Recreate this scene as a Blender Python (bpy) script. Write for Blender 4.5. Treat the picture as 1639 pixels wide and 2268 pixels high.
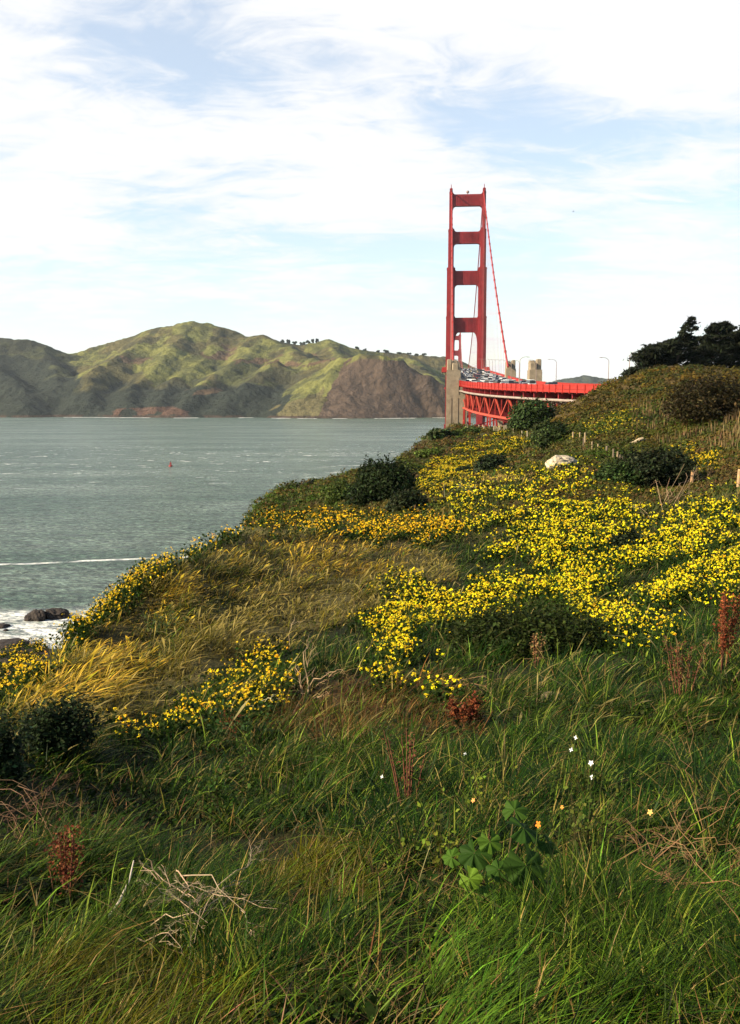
import bpy, math, random
import numpy as np
from mathutils import Vector, Matrix

for o in list(bpy.data.objects):
    bpy.data.objects.remove(o)
S = bpy.context.scene
C = S.collection
rng = np.random.default_rng(11)
random.seed(5)
R = math.radians

# ------------------------------------------------------------------ camera
EYE = 41.0                       # metres above the water
FPX, CX, CY = 924.0, 370.0, 512.0
PITCH = math.atan(112 / FPX)
cam = bpy.data.cameras.new('camera')
cam.sensor_fit = 'VERTICAL'
cam.sensor_height = 24.0
cam.lens = FPX / 1024 * 24.0
cam.clip_start = 0.05
cam.clip_end = 30000
camo = bpy.data.objects.new('camera', cam)
camo.location = (0, 0, EYE)
camo.rotation_euler = (math.pi / 2 - PITCH, 0, 0)
C.objects.link(camo)
S.camera = camo

# ------------------------------------------------------------------ light
SUN_EL, SUN_AZ = R(27), R(-107)          # azimuth from +Y, clockwise
sv = Vector((math.sin(SUN_AZ) * math.cos(SUN_EL), math.cos(SUN_AZ) * math.cos(SUN_EL), math.sin(SUN_EL)))
sun = bpy.data.lights.new('sun', 'SUN')
sun.energy = 5.0
sun.angle = R(0.5)
sun.color = (1.0, 0.84, 0.60)
suno = bpy.data.objects.new('sun', sun)
suno.rotation_euler = (-sv).to_track_quat('-Z', 'Y').to_euler()
suno.location = (0, 0, 400)
C.objects.link(suno)

S.view_settings.view_transform = 'Standard'
S.view_settings.look = 'None'
S.view_settings.exposure = 1.35
S.view_settings.gamma = 1.0
S.cycles.max_bounces = 6
S.cycles.diffuse_bounces = 2
S.cycles.glossy_bounces = 2
S.cycles.transmission_bounces = 3
S.cycles.transparent_max_bounces = 4
S.cycles.volume_bounces = 0
S.cycles.use_denoising = True
S.cycles.caustics_reflective = False
S.cycles.caustics_refractive = False

PD = 740 / 1639.0                # the photo was measured on a 1639 px wide view


def ray(xd, yd):
    """direction (per metre of Y) through a measured picture point"""
    xd = np.asarray(xd, float); yd = np.asarray(yd, float)
    a = (xd * PD - CX) / FPX
    b = (CY - yd * PD) / FPX
    dy = math.cos(PITCH) + b * math.sin(PITCH)
    dz = -math.sin(PITCH) + b * math.cos(PITCH)
    return a / dy, dz / dy


def P(xd, yd, D):
    u, w = ray(xd, yd)
    return (float(u * D), float(D), float(EYE + w * D))


def proj(X, Y, Z):
    z = Z - EYE
    d = Y * math.cos(PITCH) - z * math.sin(PITCH)
    v = Y * math.sin(PITCH) + z * math.cos(PITCH)
    d = np.maximum(d, 0.01)
    return (CX + FPX * X / d) / PD, (CY - FPX * v / d) / PD


# ------------------------------------------------------------------ world
W = bpy.data.worlds.new('World')
S.world = W
W.use_nodes = True
nt = W.node_tree
nt.nodes.clear()


def nd(tree, t, **kw):
    n = tree.nodes.new(t)
    for k, v in kw.items():
        setattr(n, k, v)
    return n


def mth(tree, op, a, b=None, clamp=False):
    n = tree.nodes.new('ShaderNodeMath')
    n.operation = op
    n.use_clamp = clamp
    for i, q in enumerate((a, b)):
        if q is None:
            continue
        if isinstance(q, (int, float)):
            n.inputs[i].default_value = q
        else:
            tree.links.new(q, n.inputs[i])
    return n.outputs[0]


sky = nd(nt, 'ShaderNodeTexSky', sky_type='NISHITA')
sky.sun_disc = False
sky.sun_elevation = SUN_EL
sky.sun_rotation = SUN_AZ
sky.air_density = 1.0
sky.dust_density = 0.6
sky.ozone_density = 1.6
tc = nd(nt, 'ShaderNodeTexCoord')
sep = nd(nt, 'ShaderNodeSeparateXYZ')
nt.links.new(tc.outputs['Generated'], sep.inputs[0])
zc = mth(nt, 'ADD', mth(nt, 'MAXIMUM', sep.outputs[2], 0.0), 0.11)
cmb = nd(nt, 'ShaderNodeCombineXYZ')
nt.links.new(mth(nt, 'DIVIDE', sep.outputs[0], zc), cmb.inputs[0])
nt.links.new(mth(nt, 'DIVIDE', sep.outputs[1], zc), cmb.inputs[1])
mp = nd(nt, 'ShaderNodeMapping')
mp.inputs['Rotation'].default_value = (0, 0, R(24))
mp.inputs['Scale'].default_value = (0.8, 1.25, 1)
mp.inputs['Location'].default_value = (3.1, 7.7, 0)
nt.links.new(cmb.outputs[0], mp.inputs[0])
n1 = nd(nt, 'ShaderNodeTexNoise')
n1.inputs['Scale'].default_value = 1.25
n1.inputs['Detail'].default_value = 9
n1.inputs['Roughness'].default_value = 0.62
n1.inputs['Distortion'].default_value = 0.55
nt.links.new(mp.outputs[0], n1.inputs['Vector'])
n2 = nd(nt, 'ShaderNodeTexNoise')
n2.inputs['Scale'].default_value = 5.0
n2.inputs['Detail'].default_value = 6
n2.inputs['Roughness'].default_value = 0.65
n2.inputs['Distortion'].default_value = 1.2
nt.links.new(mp.outputs[0], n2.inputs['Vector'])
dens = mth(nt, 'ADD', mth(nt, 'MULTIPLY', n1.outputs['Fac'], 0.64), mth(nt, 'MULTIPLY', n2.outputs['Fac'], 0.36))


def gap(xd, yd, rad, amt):
    """a thinner (amt<0) or thicker stretch of cloud in one direction of the sky"""
    global dens
    u, w = ray(xd, yd)
    v = Vector((float(u), 1.0, float(w))).normalized()
    dt = nd(nt, 'ShaderNodeVectorMath', operation='DISTANCE')
    nt.links.new(tc.outputs['Generated'], dt.inputs[0])
    dt.inputs[1].default_value = v
    q = mth(nt, 'DIVIDE', dt.outputs['Value'], rad)
    g = mth(nt, 'SUBTRACT', 1.0, mth(nt, 'MINIMUM', q, 1.0))
    dens = mth(nt, 'ADD', dens, mth(nt, 'MULTIPLY', mth(nt, 'MULTIPLY', g, g), amt))


for args in ((330, 60, .24, -.17), (1300, 440, .25, -.13), (1560, 300, .2, -.05), (1120, 180, .14, -.10),
             (760, 130, .13, -.06), (420, 575, .20, -.15), (150, 700, .25, -.13), (800, 680, .22, -.12), (330, 320, .3, .08), (700, 430, .3, .09), (1480, 110, .25, .12),
             (880, 120, .2, .08), (1350, 580, .16, .08), (100, 480, .25, .12), (1180, 620, .10, -.08)):
    gap(*args)
cov = nd(nt, 'ShaderNodeMapRange', interpolation_type='SMOOTHSTEP')
cov.inputs['From Min'].default_value = 0.37
cov.inputs['From Max'].default_value = 0.565
nt.links.new(dens, cov.inputs['Value'])
mix = nd(nt, 'ShaderNodeMix', data_type='RGBA')
bank = []  # clouds kept to the sky ahead; unseen sky cleared to weaken fill light
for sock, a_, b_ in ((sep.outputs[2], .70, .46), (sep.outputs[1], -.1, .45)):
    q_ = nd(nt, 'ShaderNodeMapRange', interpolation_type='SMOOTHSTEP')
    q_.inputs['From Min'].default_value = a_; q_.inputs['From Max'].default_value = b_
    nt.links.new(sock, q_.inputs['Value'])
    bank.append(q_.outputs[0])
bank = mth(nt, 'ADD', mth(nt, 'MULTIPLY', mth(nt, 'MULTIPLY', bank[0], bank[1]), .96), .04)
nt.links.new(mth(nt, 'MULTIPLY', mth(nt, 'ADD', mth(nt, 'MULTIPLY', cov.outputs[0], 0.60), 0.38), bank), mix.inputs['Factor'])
skm = nd(nt, 'ShaderNodeMix', data_type='RGBA', blend_type='MULTIPLY')
skm.inputs['Factor'].default_value = 1.0
nt.links.new(sky.outputs[0], skm.inputs['A'])
skm.inputs['B'].default_value = (1.26, 1.30, 1.26, 1)
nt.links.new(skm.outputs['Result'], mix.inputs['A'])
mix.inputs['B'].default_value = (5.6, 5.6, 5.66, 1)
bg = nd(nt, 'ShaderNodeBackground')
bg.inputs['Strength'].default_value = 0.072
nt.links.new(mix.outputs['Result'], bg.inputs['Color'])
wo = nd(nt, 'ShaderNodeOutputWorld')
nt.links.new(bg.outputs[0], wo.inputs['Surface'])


# ------------------------------------------------------------------ helpers
def tag(o, label=None, cat=None, group=None, kind=None):
    if label: o['label'] = label
    if cat: o['category'] = cat
    if group: o['group'] = group
    if kind: o['kind'] = kind
    return o


def empty(name, loc, label=None, cat=None, group=None):
    o = bpy.data.objects.new(name, None)
    o.location = loc
    o.empty_display_size = 0.3
    C.objects.link(o)
    return tag(o, label, cat, group)


class MB:
    """collects shapes in world metres (or local to a thing) and links them as one mesh object"""
    def __init__(s):
        s.v = []; s.f = []; s.c = []; s.m = []; s.n = 0

    def add(s, v, f, col=None, mat=0):
        v = np.asarray(v, float).reshape(-1, 3)
        s.v.append(v)
        s.f.extend([tuple(int(i) + s.n for i in q) for q in f])
        s.m.extend([mat] * len(f))
        s.n += len(v)
        if col is None: col = (1, 1, 1)
        c = np.asarray(col, float)
        if c.ndim == 1: c = np.repeat(c[None, :], len(v), 0)
        s.c.append(c)

    def hexa(s, p, col=None, mat=0):          # 8 corners: 4 low, 4 high, same winding
        s.add(p, [(3, 2, 1, 0), (4, 5, 6, 7), (0, 1, 5, 4), (1, 2, 6, 5), (2, 3, 7, 6), (3, 0, 4, 7)], col, mat)

    def box(s, x0, x1, y0, y1, z0, z1, col=None, mat=0):
        s.hexa([(x0, y0, z0), (x1, y0, z0), (x1, y1, z0), (x0, y1, z0), (x0, y0, z1), (x1, y0, z1), (x1, y1, z1), (x0, y1, z1)], col, mat)

    def beam(s, a, b, w, h, col=None, mat=0):
        a = Vector(a); b = Vector(b)
        d = (b - a).normalized()
        up = Vector((0, 0, 1)) if abs(d.z) < 0.95 else Vector((0, 1, 0))
        r = d.cross(up).normalized() * (w / 2)
        u = r.cross(d).normalized() * (h / 2)
        s.hexa([a - r - u, a + r - u, b + r - u, b - r - u, a - r + u, a + r + u, b + r + u, b - r + u], col, mat)

    def tube(s, pts, rad, n=6, col=None, mat=0):
        pts = [Vector(p) for p in pts]
        if isinstance(rad, (int, float)): rad = [rad] * len(pts)
        vs = []; ref = None
        for i, p in enumerate(pts):
            d = (pts[min(i + 1, len(pts) - 1)] - pts[max(i - 1, 0)])
            d = d.normalized() if d.length > 1e-9 else Vector((0, 0, 1))
            if ref is None:
                ref = d.orthogonal().normalized()
            ref = (ref - d * ref.dot(d))
            ref = ref.normalized() if ref.length > 1e-6 else d.orthogonal().normalized()
            b = d.cross(ref)
            for k in range(n):
                a = 2 * math.pi * k / n
                vs.append(p + (ref * math.cos(a) + b * math.sin(a)) * rad[i])
        fs = []
        for i in range(len(pts) - 1):
            for k in range(n):
                k2 = (k + 1) % n
                fs.append((i * n + k, i * n + k2, (i + 1) * n + k2, (i + 1) * n + k))
        fs.append(tuple(reversed(range(n))))
        fs.append(tuple(range((len(pts) - 1) * n, len(pts) * n)))
        s.add(np.array([tuple(v) for v in vs]), fs, col, mat)

    def lathe(s, prof, cx=0, cy=0, n=12, col=None, mat=0):
        vs = []; fs = []
        for r, z in prof:
            for k in range(n):
                a = 2 * math.pi * k / n
                vs.append((cx + r * math.cos(a), cy + r * math.sin(a), z))
        for i in range(len(prof) - 1):
            for k in range(n):
                k2 = (k + 1) % n
                fs.append((i * n + k, i * n + k2, (i + 1) * n + k2, (i + 1) * n + k))
        fs.append(tuple(reversed(range(n))))
        fs.append(tuple(range((len(prof) - 1) * n, len(prof) * n)))
        s.add(vs, fs, col, mat)

    def build(s, name, mats, parent=None, loc=None, smooth=False):
        me = bpy.data.meshes.new(name)
        v = np.concatenate(s.v)
        me.from_pydata(v.tolist(), [], s.f)
        if not isinstance(mats, (list, tuple)): mats = [mats]
        for m in mats: me.materials.append(m)
        me.polygons.foreach_set('material_index', np.array(s.m, dtype=np.int32))
        at = me.color_attributes.new('Col', 'FLOAT_COLOR', 'POINT')
        c = np.concatenate(s.c)
        at.data.foreach_set('color', np.hstack([c, np.ones((len(c), 1))]).astype(np.float32).ravel())
        if smooth: me.polygons.foreach_set('use_smooth', np.ones(len(me.polygons), dtype=bool))
        me.update()
        o = bpy.data.objects.new(name, me)
        if loc is not None: o.location = loc
        if parent is not None: o.parent = parent
        C.objects.link(o)
        return o


def bulk(name, V, F, col, mat, parent=None, smooth=False, loc=None):
    """V (n,3), F (m,k) with one k, col (n,3): one big mesh straight from arrays"""
    me = bpy.data.meshes.new(name)
    k = F.shape[1]
    me.vertices.add(len(V)); me.vertices.foreach_set('co', np.asarray(V, np.float32).ravel())
    me.loops.add(F.size); me.loops.foreach_set('vertex_index', F.astype(np.int32).ravel())
    me.polygons.add(len(F))
    me.polygons.foreach_set('loop_start', np.arange(0, F.size, k, dtype=np.int32))
    me.polygons.foreach_set('use_smooth', np.full(len(F), smooth, dtype=bool))
    at = me.color_attributes.new('Col', 'FLOAT_COLOR', 'POINT')
    at.data.foreach_set('color', np.hstack([col, np.ones((len(col), 1))]).astype(np.float32).ravel())
    me.materials.append(mat)
    me.update(calc_edges=True)
    o = bpy.data.objects.new(name, me)
    if loc is not None: o.location = loc
    if parent is not None: o.parent = parent
    C.objects.link(o)
    return o


def h2(ix, iy, seed):
    n = (ix.astype(np.int64) * 374761393 + iy.astype(np.int64) * 668265263 + seed * 974711) & 0x7fffffff
    n = ((n ^ (n >> 13)) * 1274126177) & 0x7fffffff
    return ((n ^ (n >> 16)) & 0xffff) / 65535.0


def vnoise(x, y, seed=0):
    x = np.asarray(x, float); y = np.asarray(y, float)
    ix = np.floor(x); iy = np.floor(y)
    fx = x - ix; fy = y - iy
    fx = fx * fx * (3 - 2 * fx); fy = fy * fy * (3 - 2 * fy)
    a = h2(ix, iy, seed); b = h2(ix + 1, iy, seed); c = h2(ix, iy + 1, seed); d = h2(ix + 1, iy + 1, seed)
    return (a * (1 - fx) + b * fx) * (1 - fy) + (c * (1 - fx) + d * fx) * fy


def fbm(x, y, seed=0, oc=4, gain=0.5):
    s = 0; amp = 1; tot = 0
    for i in range(oc):
        s = s + amp * vnoise(x * 2 ** i + 17.3 * i, y * 2 ** i - 9.1 * i, seed + i)
        tot += amp; amp *= gain
    return s / tot


def inpoly(x, y, poly):
    r = np.zeros(len(x), bool)
    n = len(poly); j = n - 1
    for i in range(n):
        xi, yi = poly[i]; xj, yj = poly[j]
        if yi != yj:
            c = ((yi > y) != (yj > y)) & (x < (xj - xi) * (y - yi) / (yj - yi) + xi)
            r ^= c
        j = i
    return r


# ------------------------------------------------------------------ materials
def material(name, rough=0.7, spec=0.3, col=None, attr=False, noise=None, bump=None, transl=0.0, metallic=0.0, var=0.0):
    """noise=(scale, dark, light) multiplies the colour; bump=(scale, strength, distance)"""
    m = bpy.data.materials.new(name)
    m.use_nodes = True
    t = m.node_tree
    b = t.nodes['Principled BSDF']
    b.inputs['Roughness'].default_value = rough
    b.inputs['Specular IOR Level'].default_value = spec
    b.inputs['Metallic'].default_value = metallic
    if attr:
        a = nd(t, 'ShaderNodeVertexColor', layer_name='Col')
        src = a.outputs['Color']
        if col:
            mm = nd(t, 'ShaderNodeMix', data_type='RGBA', blend_type='MULTIPLY')
            mm.inputs['Factor'].default_value = 1
            t.links.new(src, mm.inputs['A']); mm.inputs['B'].default_value = (*col, 1)
            src = mm.outputs['Result']
    else:
        rgb = nd(t, 'ShaderNodeRGB')
        rgb.outputs[0].default_value = (*col, 1)
        src = rgb.outputs[0]
    g = nd(t, 'ShaderNodeNewGeometry')
    if noise:
        n = nd(t, 'ShaderNodeTexNoise')
        n.inputs['Scale'].default_value = noise[0]
        n.inputs['Detail'].default_value = 6
        n.inputs['Roughness'].default_value = 0.65
        t.links.new(g.outputs['Position'], n.inputs['Vector'])
        mr = nd(t, 'ShaderNodeMapRange')
        mr.inputs['From Min'].default_value = 0.3; mr.inputs['From Max'].default_value = 0.7
        mr.inputs['To Min'].default_value = noise[1]; mr.inputs['To Max'].default_value = noise[2]
        t.links.new(n.outputs['Fac'], mr.inputs['Value'])
        mm = nd(t, 'ShaderNodeMix', data_type='RGBA', blend_type='MULTIPLY')
        mm.inputs['Factor'].default_value = 1
        t.links.new(src, mm.inputs['A']); t.links.new(mr.outputs[0], mm.inputs['B'])
        src = mm.outputs['Result']
    t.links.new(src, b.inputs['Base Color'])
    if bump:
        n = nd(t, 'ShaderNodeTexNoise')
        n.inputs['Scale'].default_value = bump[0]
        n.inputs['Detail'].default_value = 7
        n.inputs['Roughness'].default_value = 0.6
        t.links.new(g.outputs['Position'], n.inputs['Vector'])
        bm = nd(t, 'ShaderNodeBump')
        bm.inputs['Strength'].default_value = bump[1]
        bm.inputs['Distance'].default_value = bump[2]
        t.links.new(n.outputs['Fac'], bm.inputs['Height'])
        t.links.new(bm.outputs[0], b.inputs['Normal'])
    if transl:
        tr = nd(t, 'ShaderNodeBsdfTranslucent')
        t.links.new(src, tr.inputs['Color'])
        mx = nd(t, 'ShaderNodeMixShader')
        mx.inputs['Fac'].default_value = transl
        t.links.new(b.outputs[0], mx.inputs[1]); t.links.new(tr.outputs[0], mx.inputs[2])
        t.links.new(mx.outputs[0], t.nodes['Material Output'].inputs['Surface'])
    return m


M = {}
M['leaf'] = material('leaf', 0.6, 0.06, attr=True, transl=0.3)
M['blade'] = material('grass_blade', 0.5, 0.07, attr=True, transl=0.28)
M['petal'] = material('petal', 0.6, 0.2, attr=True, transl=0.4)
M['needle'] = material('cypress_leaf', 0.75, 0.1, attr=True, transl=0.1)
M['soil'] = material('soil', 0.95, 0.1, attr=True, noise=(3.0, .6, 1.3), bump=(6, .8, .15))
M['hill'] = material('hill_scrub', 0.95, 0.05, attr=True, noise=(0.04, .65, 1.35), bump=(0.035, 1.0, 16))
M['bark'] = material('bark', 0.9, 0.1, col=(.09, .065, .05), noise=(8, .6, 1.3))
M['twig'] = material('dry_twig', 0.8, 0.2, attr=True, noise=(20, .7, 1.2))
M['wood'] = material('weathered_wood', 0.85, 0.15, attr=True, noise=(9, .6, 1.25), bump=(25, .5, .02))
M['rock'] = material('rock', 0.85, 0.25, attr=True, noise=(1.3, .55, 1.35), bump=(3, .9, .25))
M['red'] = material('orange_red_paint', 0.6, 0.25, col=(.20, .014, .018), noise=(.16, .68, 1.2))
M['rail'] = material('bright_orange_paint', 0.55, 0.3, col=(.27, .017, .011), noise=(.5, .85, 1.1))  # railing colour; also stands in for sunlit red on cables and near members
M['pale'] = material('pale_paint', 0.6, 0.3, col=(.27, .22, .19), noise=(.4, .6, 1.1))
M['chord'] = material('sunlit_orange_paint', 0.6, 0.3, col=(.34, .05, .03), noise=(.4, .8, 1.1))  # lighter copy of the bridge red, with sunlight put into the colour
M['concrete'] = material('concrete', 0.9, 0.15, col=(.215, .175, .125), noise=(.5, .7, 1.2), bump=(1.5, .5, .1))
M['asphalt'] = material('asphalt', 0.9, 0.2, col=(.09, .085, .08), noise=(.4, .8, 1.2))
M['rope'] = material('suspender_rope', 0.6, 0.3, col=(.36, .10, .09))
M['lamp'] = material('lamp_metal', 0.6, 0.3, col=(.22, .16, .14))
M['glass'] = material('car_glass', 0.15, 0.5, col=(.02, .024, .03))
M['tyre'] = material('tyre', 0.9, 0.2, col=(.02, .02, .02))
M['buoy'] = material('buoy_red', 0.5, 0.3, col=(.28, .02, .02))

# ------------------------------------------------------------------ the bluff: one terrain sheet
ctl = []                       # (X, Y, Z)


def cp(*pts):
    for x, y, D in pts: ctl.append(P(x, y, D))


def cz(*pts):                  # picture column, distance, height
    for x, D, z in pts:
        u, _ = ray(x, 900)
        ctl.append((float(u * D), D, z))


# foreground bank
cp((-500, 2268, 3.3), (0, 2268, 3.2), (820, 2268, 3.0), (1639, 2268, 2.8), (2140, 2268, 2.7),
   (-500, 2000, 5.0), (0, 2000, 4.8), (820, 2000, 4.6), (1639, 2000, 4.0), (2140, 2000, 3.8),
   (-500, 1800, 7.3), (0, 1800, 7), (820, 1800, 6.6), (1639, 1800, 5.8), (2140, 1800, 5.4),
   (-500, 1680, 10), (0, 1660, 10.2), (820, 1640, 10), (1639, 1640, 8.3), (2140, 1620, 7.6),
   (820, 1500, 14.8), (1250, 1500, 13), (1639, 1490, 11), (2140, 1450, 10.5))
# near knoll and its edge
cp((-300, 1730, 14), (0, 1560, 16), (150, 1415, 20), (300, 1290, 26), (430, 1222, 31.5), (480, 1200, 34.5), (540, 1185, 37), (700, 1168, 42), (850, 1172, 44),
   (200, 1500, 16.8), (500, 1400, 20.3), (700, 1310, 26), (900, 1250, 30.5), (500, 1290, 26.6), (420, 1480, 16.8), (330, 1400, 20.2), (620, 1250, 30),
   (1100, 1400, 19), (1300, 1310, 24), (1639, 1310, 19.5), (2140, 1280, 18), (1639, 1160, 30), (2140, 1120, 28), (1300, 1165, 37), (1000, 1205, 36),
   (1300, 1070, 54), (1639, 1065, 47), (2140, 1020, 45), (1530, 1080, 53), (1245, 1035, 66),
   (1000, 1090, 60), (900, 1100, 62), (1100, 1080, 58))
# far slope and ridge on the right
cp((1639, 960, 70), (1639, 885, 93), (1639, 818, 113), (2140, 930, 65), (2140, 770, 105), (1500, 965, 84), (1400, 905, 100),
   (1400, 832, 128), (1500, 815, 120), (1300, 872, 133), (1300, 930, 104), (1220, 915, 138), (1130, 950, 150),
   (1100, 1005, 118), (1000, 1045, 113), (900, 1005, 170), (990, 966, 280), (1000, 952, 360), (1060, 950, 335), (1130, 946, 300),
   (1180, 990, 110), (1060, 1040, 95), (1030, 957, 300), (1060, 957, 250), (1110, 957, 215), (1160, 955, 185))
# little headland with the dark bushes
cp((620, 1090, 105), (545, 1152, 95), (700, 1076, 110), (880, 1024, 140), (790, 1060, 100), (650, 1105, 88), (780, 1110, 72))
# what the crests hide, down to the shore
cz((600, 66, 29), (760, 60, 33.3), (480, 62, 27), (-600, 30, 27), (-600, 70, 9), (-600, 130, -1), (-600, 200, -7),
   (0, 24, 31.0), (0, 36, 24), (0, 62, 13), (0, 100, 5), (0, 140, 1.2), (0, 156, -1), (0, 200, -5), (0, 300, -14),
   (150, 30, 31), (150, 50, 21), (150, 90, 9), (150, 140, 1), (150, 162, -2), (150, 220, -6),
   (300, 36, 31.5), (300, 55, 24), (300, 95, 11), (300, 150, 0), (300, 200, -4),
   (430, 46, 30.5), (430, 70, 23), (430, 105, 12), (430, 150, 0), (430, 220, -6),
   (540, 120, 17), (540, 160, 0), (540, 240, -8),
   (620, 125, 21), (620, 175, 0), (700, 140, 22), (700, 190, 0), (800, 150, 25.5), (800, 205, 2), (800, 260, -5),
   (900, 215, 24), (900, 270, 2), (900, 340, -7), (960, 330, 16), (950, 400, -5), (1000, 420, 9), (1000, 500, -8), (1100, 400, 24), (1100, 500, 0),
   (1250, 165, 38.5), (1250, 240, 36), (1250, 330, 31), (1250, 450, 15), (1400, 160, 44), (1400, 230, 37), (1400, 350, 30),
   (1639, 140, 45.5), (1639, 200, 44), (1639, 320, 38), (2140, 140, 48), (2140, 300, 42), (1400, 520, 10), (2140, 520, 25))
for th_ in (-.9, -.6, -.3, 0, .3, .6, .9):
    for r_, z_ in ((1.0, 39.45), (2.0, 39.1)):
        ctl.append((r_ * math.sin(th_), r_ * math.cos(th_), z_ + .12 * th_))
for th_, r_, z_ in ((-.75, 4, 38.3), (-.75, 8, 37.1), (-.75, 16, 34.5), (.75, 4, 38.6), (.75, 8, 38.3), (.75, 16, 38.2), (.75, 40, 39), (.75, 100, 45), (-.75, 60, 10), (-.75, 120, -1)):
    ctl.append((r_ * math.sin(th_), r_ * math.cos(th_), z_))
ctl = np.array(ctl)


def pol(X, Y):
    r = np.hypot(X, Y)
    return np.arctan2(X, Y) * 5.0, np.log(np.maximum(r, 0.8))


cu, cv = pol(ctl[:, 0], ctl[:, 1])


def tps(d2):
    return 0.5 * d2 * np.log(d2 + 1e-9)


n_ = len(ctl)
K = tps((cu[:, None] - cu[None]) ** 2 + (cv[:, None] - cv[None]) ** 2) + np.eye(n_) * 0.004
Pm = np.stack([np.ones(n_), cu, cv], 1)
A_ = np.block([[K, Pm], [Pm.T, np.zeros((3, 3))]])
sol = np.linalg.solve(A_, np.concatenate([ctl[:, 2], np.zeros(3)]))
TH = np.concatenate([np.linspace(-math.pi, -.83, 70), np.linspace(-0.80, 0.80, 430), np.linspace(.83, math.pi, 70)])
LR = np.concatenate([np.linspace(math.log(.15), math.log(1.1), 30), np.linspace(math.log(1.2), math.log(560), 520)])
NT, NR = len(TH), len(LR)
gT, gR = np.meshgrid(TH * 5, LR, indexing='ij')
gT_all, gR_all = gT, gR
gT = np.clip(gT, -4.1, 4.1); gR = np.maximum(gR, 0.0)
gz = sol[n_] + sol[n_ + 1] * gT + sol[n_ + 2] * gR
for i in range(n_):
    gz += sol[i] * tps((gT - cu[i]) ** 2 + (gR - cv[i]) ** 2)
gT, gR = gT_all, gR_all
rr = np.exp(gR); GX = rr * np.sin(gT / 5); GY = rr * np.cos(gT / 5)
back = np.clip((np.abs(gT / 5) - 1.0) / 1.2, 0, 1)          # the level ground behind the viewer
back = back * back * (3 - 2 * back)
gz = gz * (1 - back) + (39.45 + .02 * np.minimum(rr, 100)) * back
lod = np.clip(rr / 60, 0, 1)
gz += (fbm(GX / 1.6, GY / 1.6, 3, 3) - .5) * 0.16 + (fbm(GX / 6, GY / 6, 5, 4) - .5) * 0.18 * np.clip(rr / 12, .2, 1) \
    + (fbm(GX / 18, GY / 18, 9, 4) - .5) * 2.0 * np.clip((rr - 50) / 100, 0, 1)
gz = np.maximum(gz, -12)


def terr(X, Y):
    """ground height"""
    th = np.arctan2(X, Y); lr = np.log(np.maximum(np.hypot(X, Y), .2))
    a = np.clip(np.interp(th, TH, np.arange(NT)), 0, NT - 1.001); b = np.clip(np.interp(lr, LR, np.arange(NR)), 0, NR - 1.001)
    i = a.astype(int); j = b.astype(int); fa = a - i; fb = b - j
    return (gz[i, j] * (1 - fa) + gz[i + 1, j] * fa) * (1 - fb) + (gz[i, j + 1] * (1 - fa) + gz[i + 1, j + 1] * fa) * fb


def tz(x, y):
    return float(terr(np.array([x]), np.array([y]))[0])


DM = np.exp(np.linspace(math.log(1.6), math.log(480), 520))


def hits(xd, yd, h=0.0):
    """where sight lines meet the ground raised by h; Y = nan when they miss"""
    u, w = ray(xd, yd)
    u = np.atleast_1d(u); w = np.atleast_1d(w); N = len(u)
    h = np.broadcast_to(np.asarray(h, float), (N,))
    Yh = np.full(N, np.nan); alive = np.ones(N, bool); prev = np.full(N, DM[0])
    for D in DM:
        z = EYE + w * D
        g = terr(u * D, np.full(N, D)) + h
        hit = alive & (z <= g)
        Yh[hit] = (prev[hit] + D) / 2
        alive &= ~hit
        prev[:] = D
    X = u * Yh
    Z = np.where(np.isnan(Yh), np.nan, terr(np.nan_to_num(X), np.nan_to_num(Yh, nan=5.0)))
    return X, Yh, Z


def spot(xd, yd, h=0.0):
    X, Y, Z = hits(np.array([float(xd)]), np.array([float(yd)]), h)
    if np.isnan(Y[0]): raise ValueError('no ground at %s %s' % (xd, yd))
    return float(X[0]), float(Y[0]), float(Z[0])


# ------------------------------------------------------------------ what grows where (measured on the photograph, laid on the ground)
FLOWERS = {
    'main': [(1060, 1195), (1005, 1140), (940, 1085), (965, 1065), (1100, 1052), (1230, 1040), (1290, 1012), (1315, 1020), (1300, 1070), (1400, 1092),
             (1425, 1150), (1400, 1165), (1330, 1180), (1400, 1205), (1450, 1160), (1520, 1115), (1700, 1070), (1800, 1100), (1760, 1280), (1639, 1290), (1560, 1305),
             (1500, 1350), (1450, 1385), (1400, 1340), (1350, 1395), (1290, 1335), (1230, 1295), (1160, 1285), (1080, 1290), (1095, 1240)],
    'lobe': [(800, 1305), (850, 1270), (920, 1268), (960, 1300), (1060, 1285), (1160, 1265), (1090, 1340), (1065, 1445), (1000, 1485), (900, 1478), (840, 1470), (865, 1400), (810, 1360)],
    'band': [(455, 1165), (560, 1132), (700, 1117), (760, 1127), (900, 1128), (1010, 1130), (1015, 1170), (930, 1190), (850, 1185), (720, 1162), (560, 1158), (470, 1185)],
    'edge': [(-260, 1640), (-100, 1540), (0, 1455), (90, 1392), (150, 1342), (300, 1238), (460, 1167), (470, 1188), (390, 1220), (320, 1268), (200, 1365), (120, 1430), (60, 1480), (0, 1510), (-100, 1600), (-240, 1690)],
    'low': [(190, 1600), (260, 1570), (340, 1545), (420, 1490), (520, 1445), (640, 1405), (640, 1480), (610, 1560), (520, 1590), (420, 1600), (340, 1590), (230, 1615)],
    'far': [(925, 1075), (960, 1030), (1010, 1000), (1080, 965), (1150, 955), (1145, 985), (1080, 1012), (1040, 1045), (990, 1062)],
    'tuft': [(1505, 1005), (1560, 992), (1600, 1008), (1585, 1024), (1520, 1026)],
    'ridge': [(1270, 945), (1330, 925), (1420, 908), (1400, 930), (1300, 955)],
}
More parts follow.
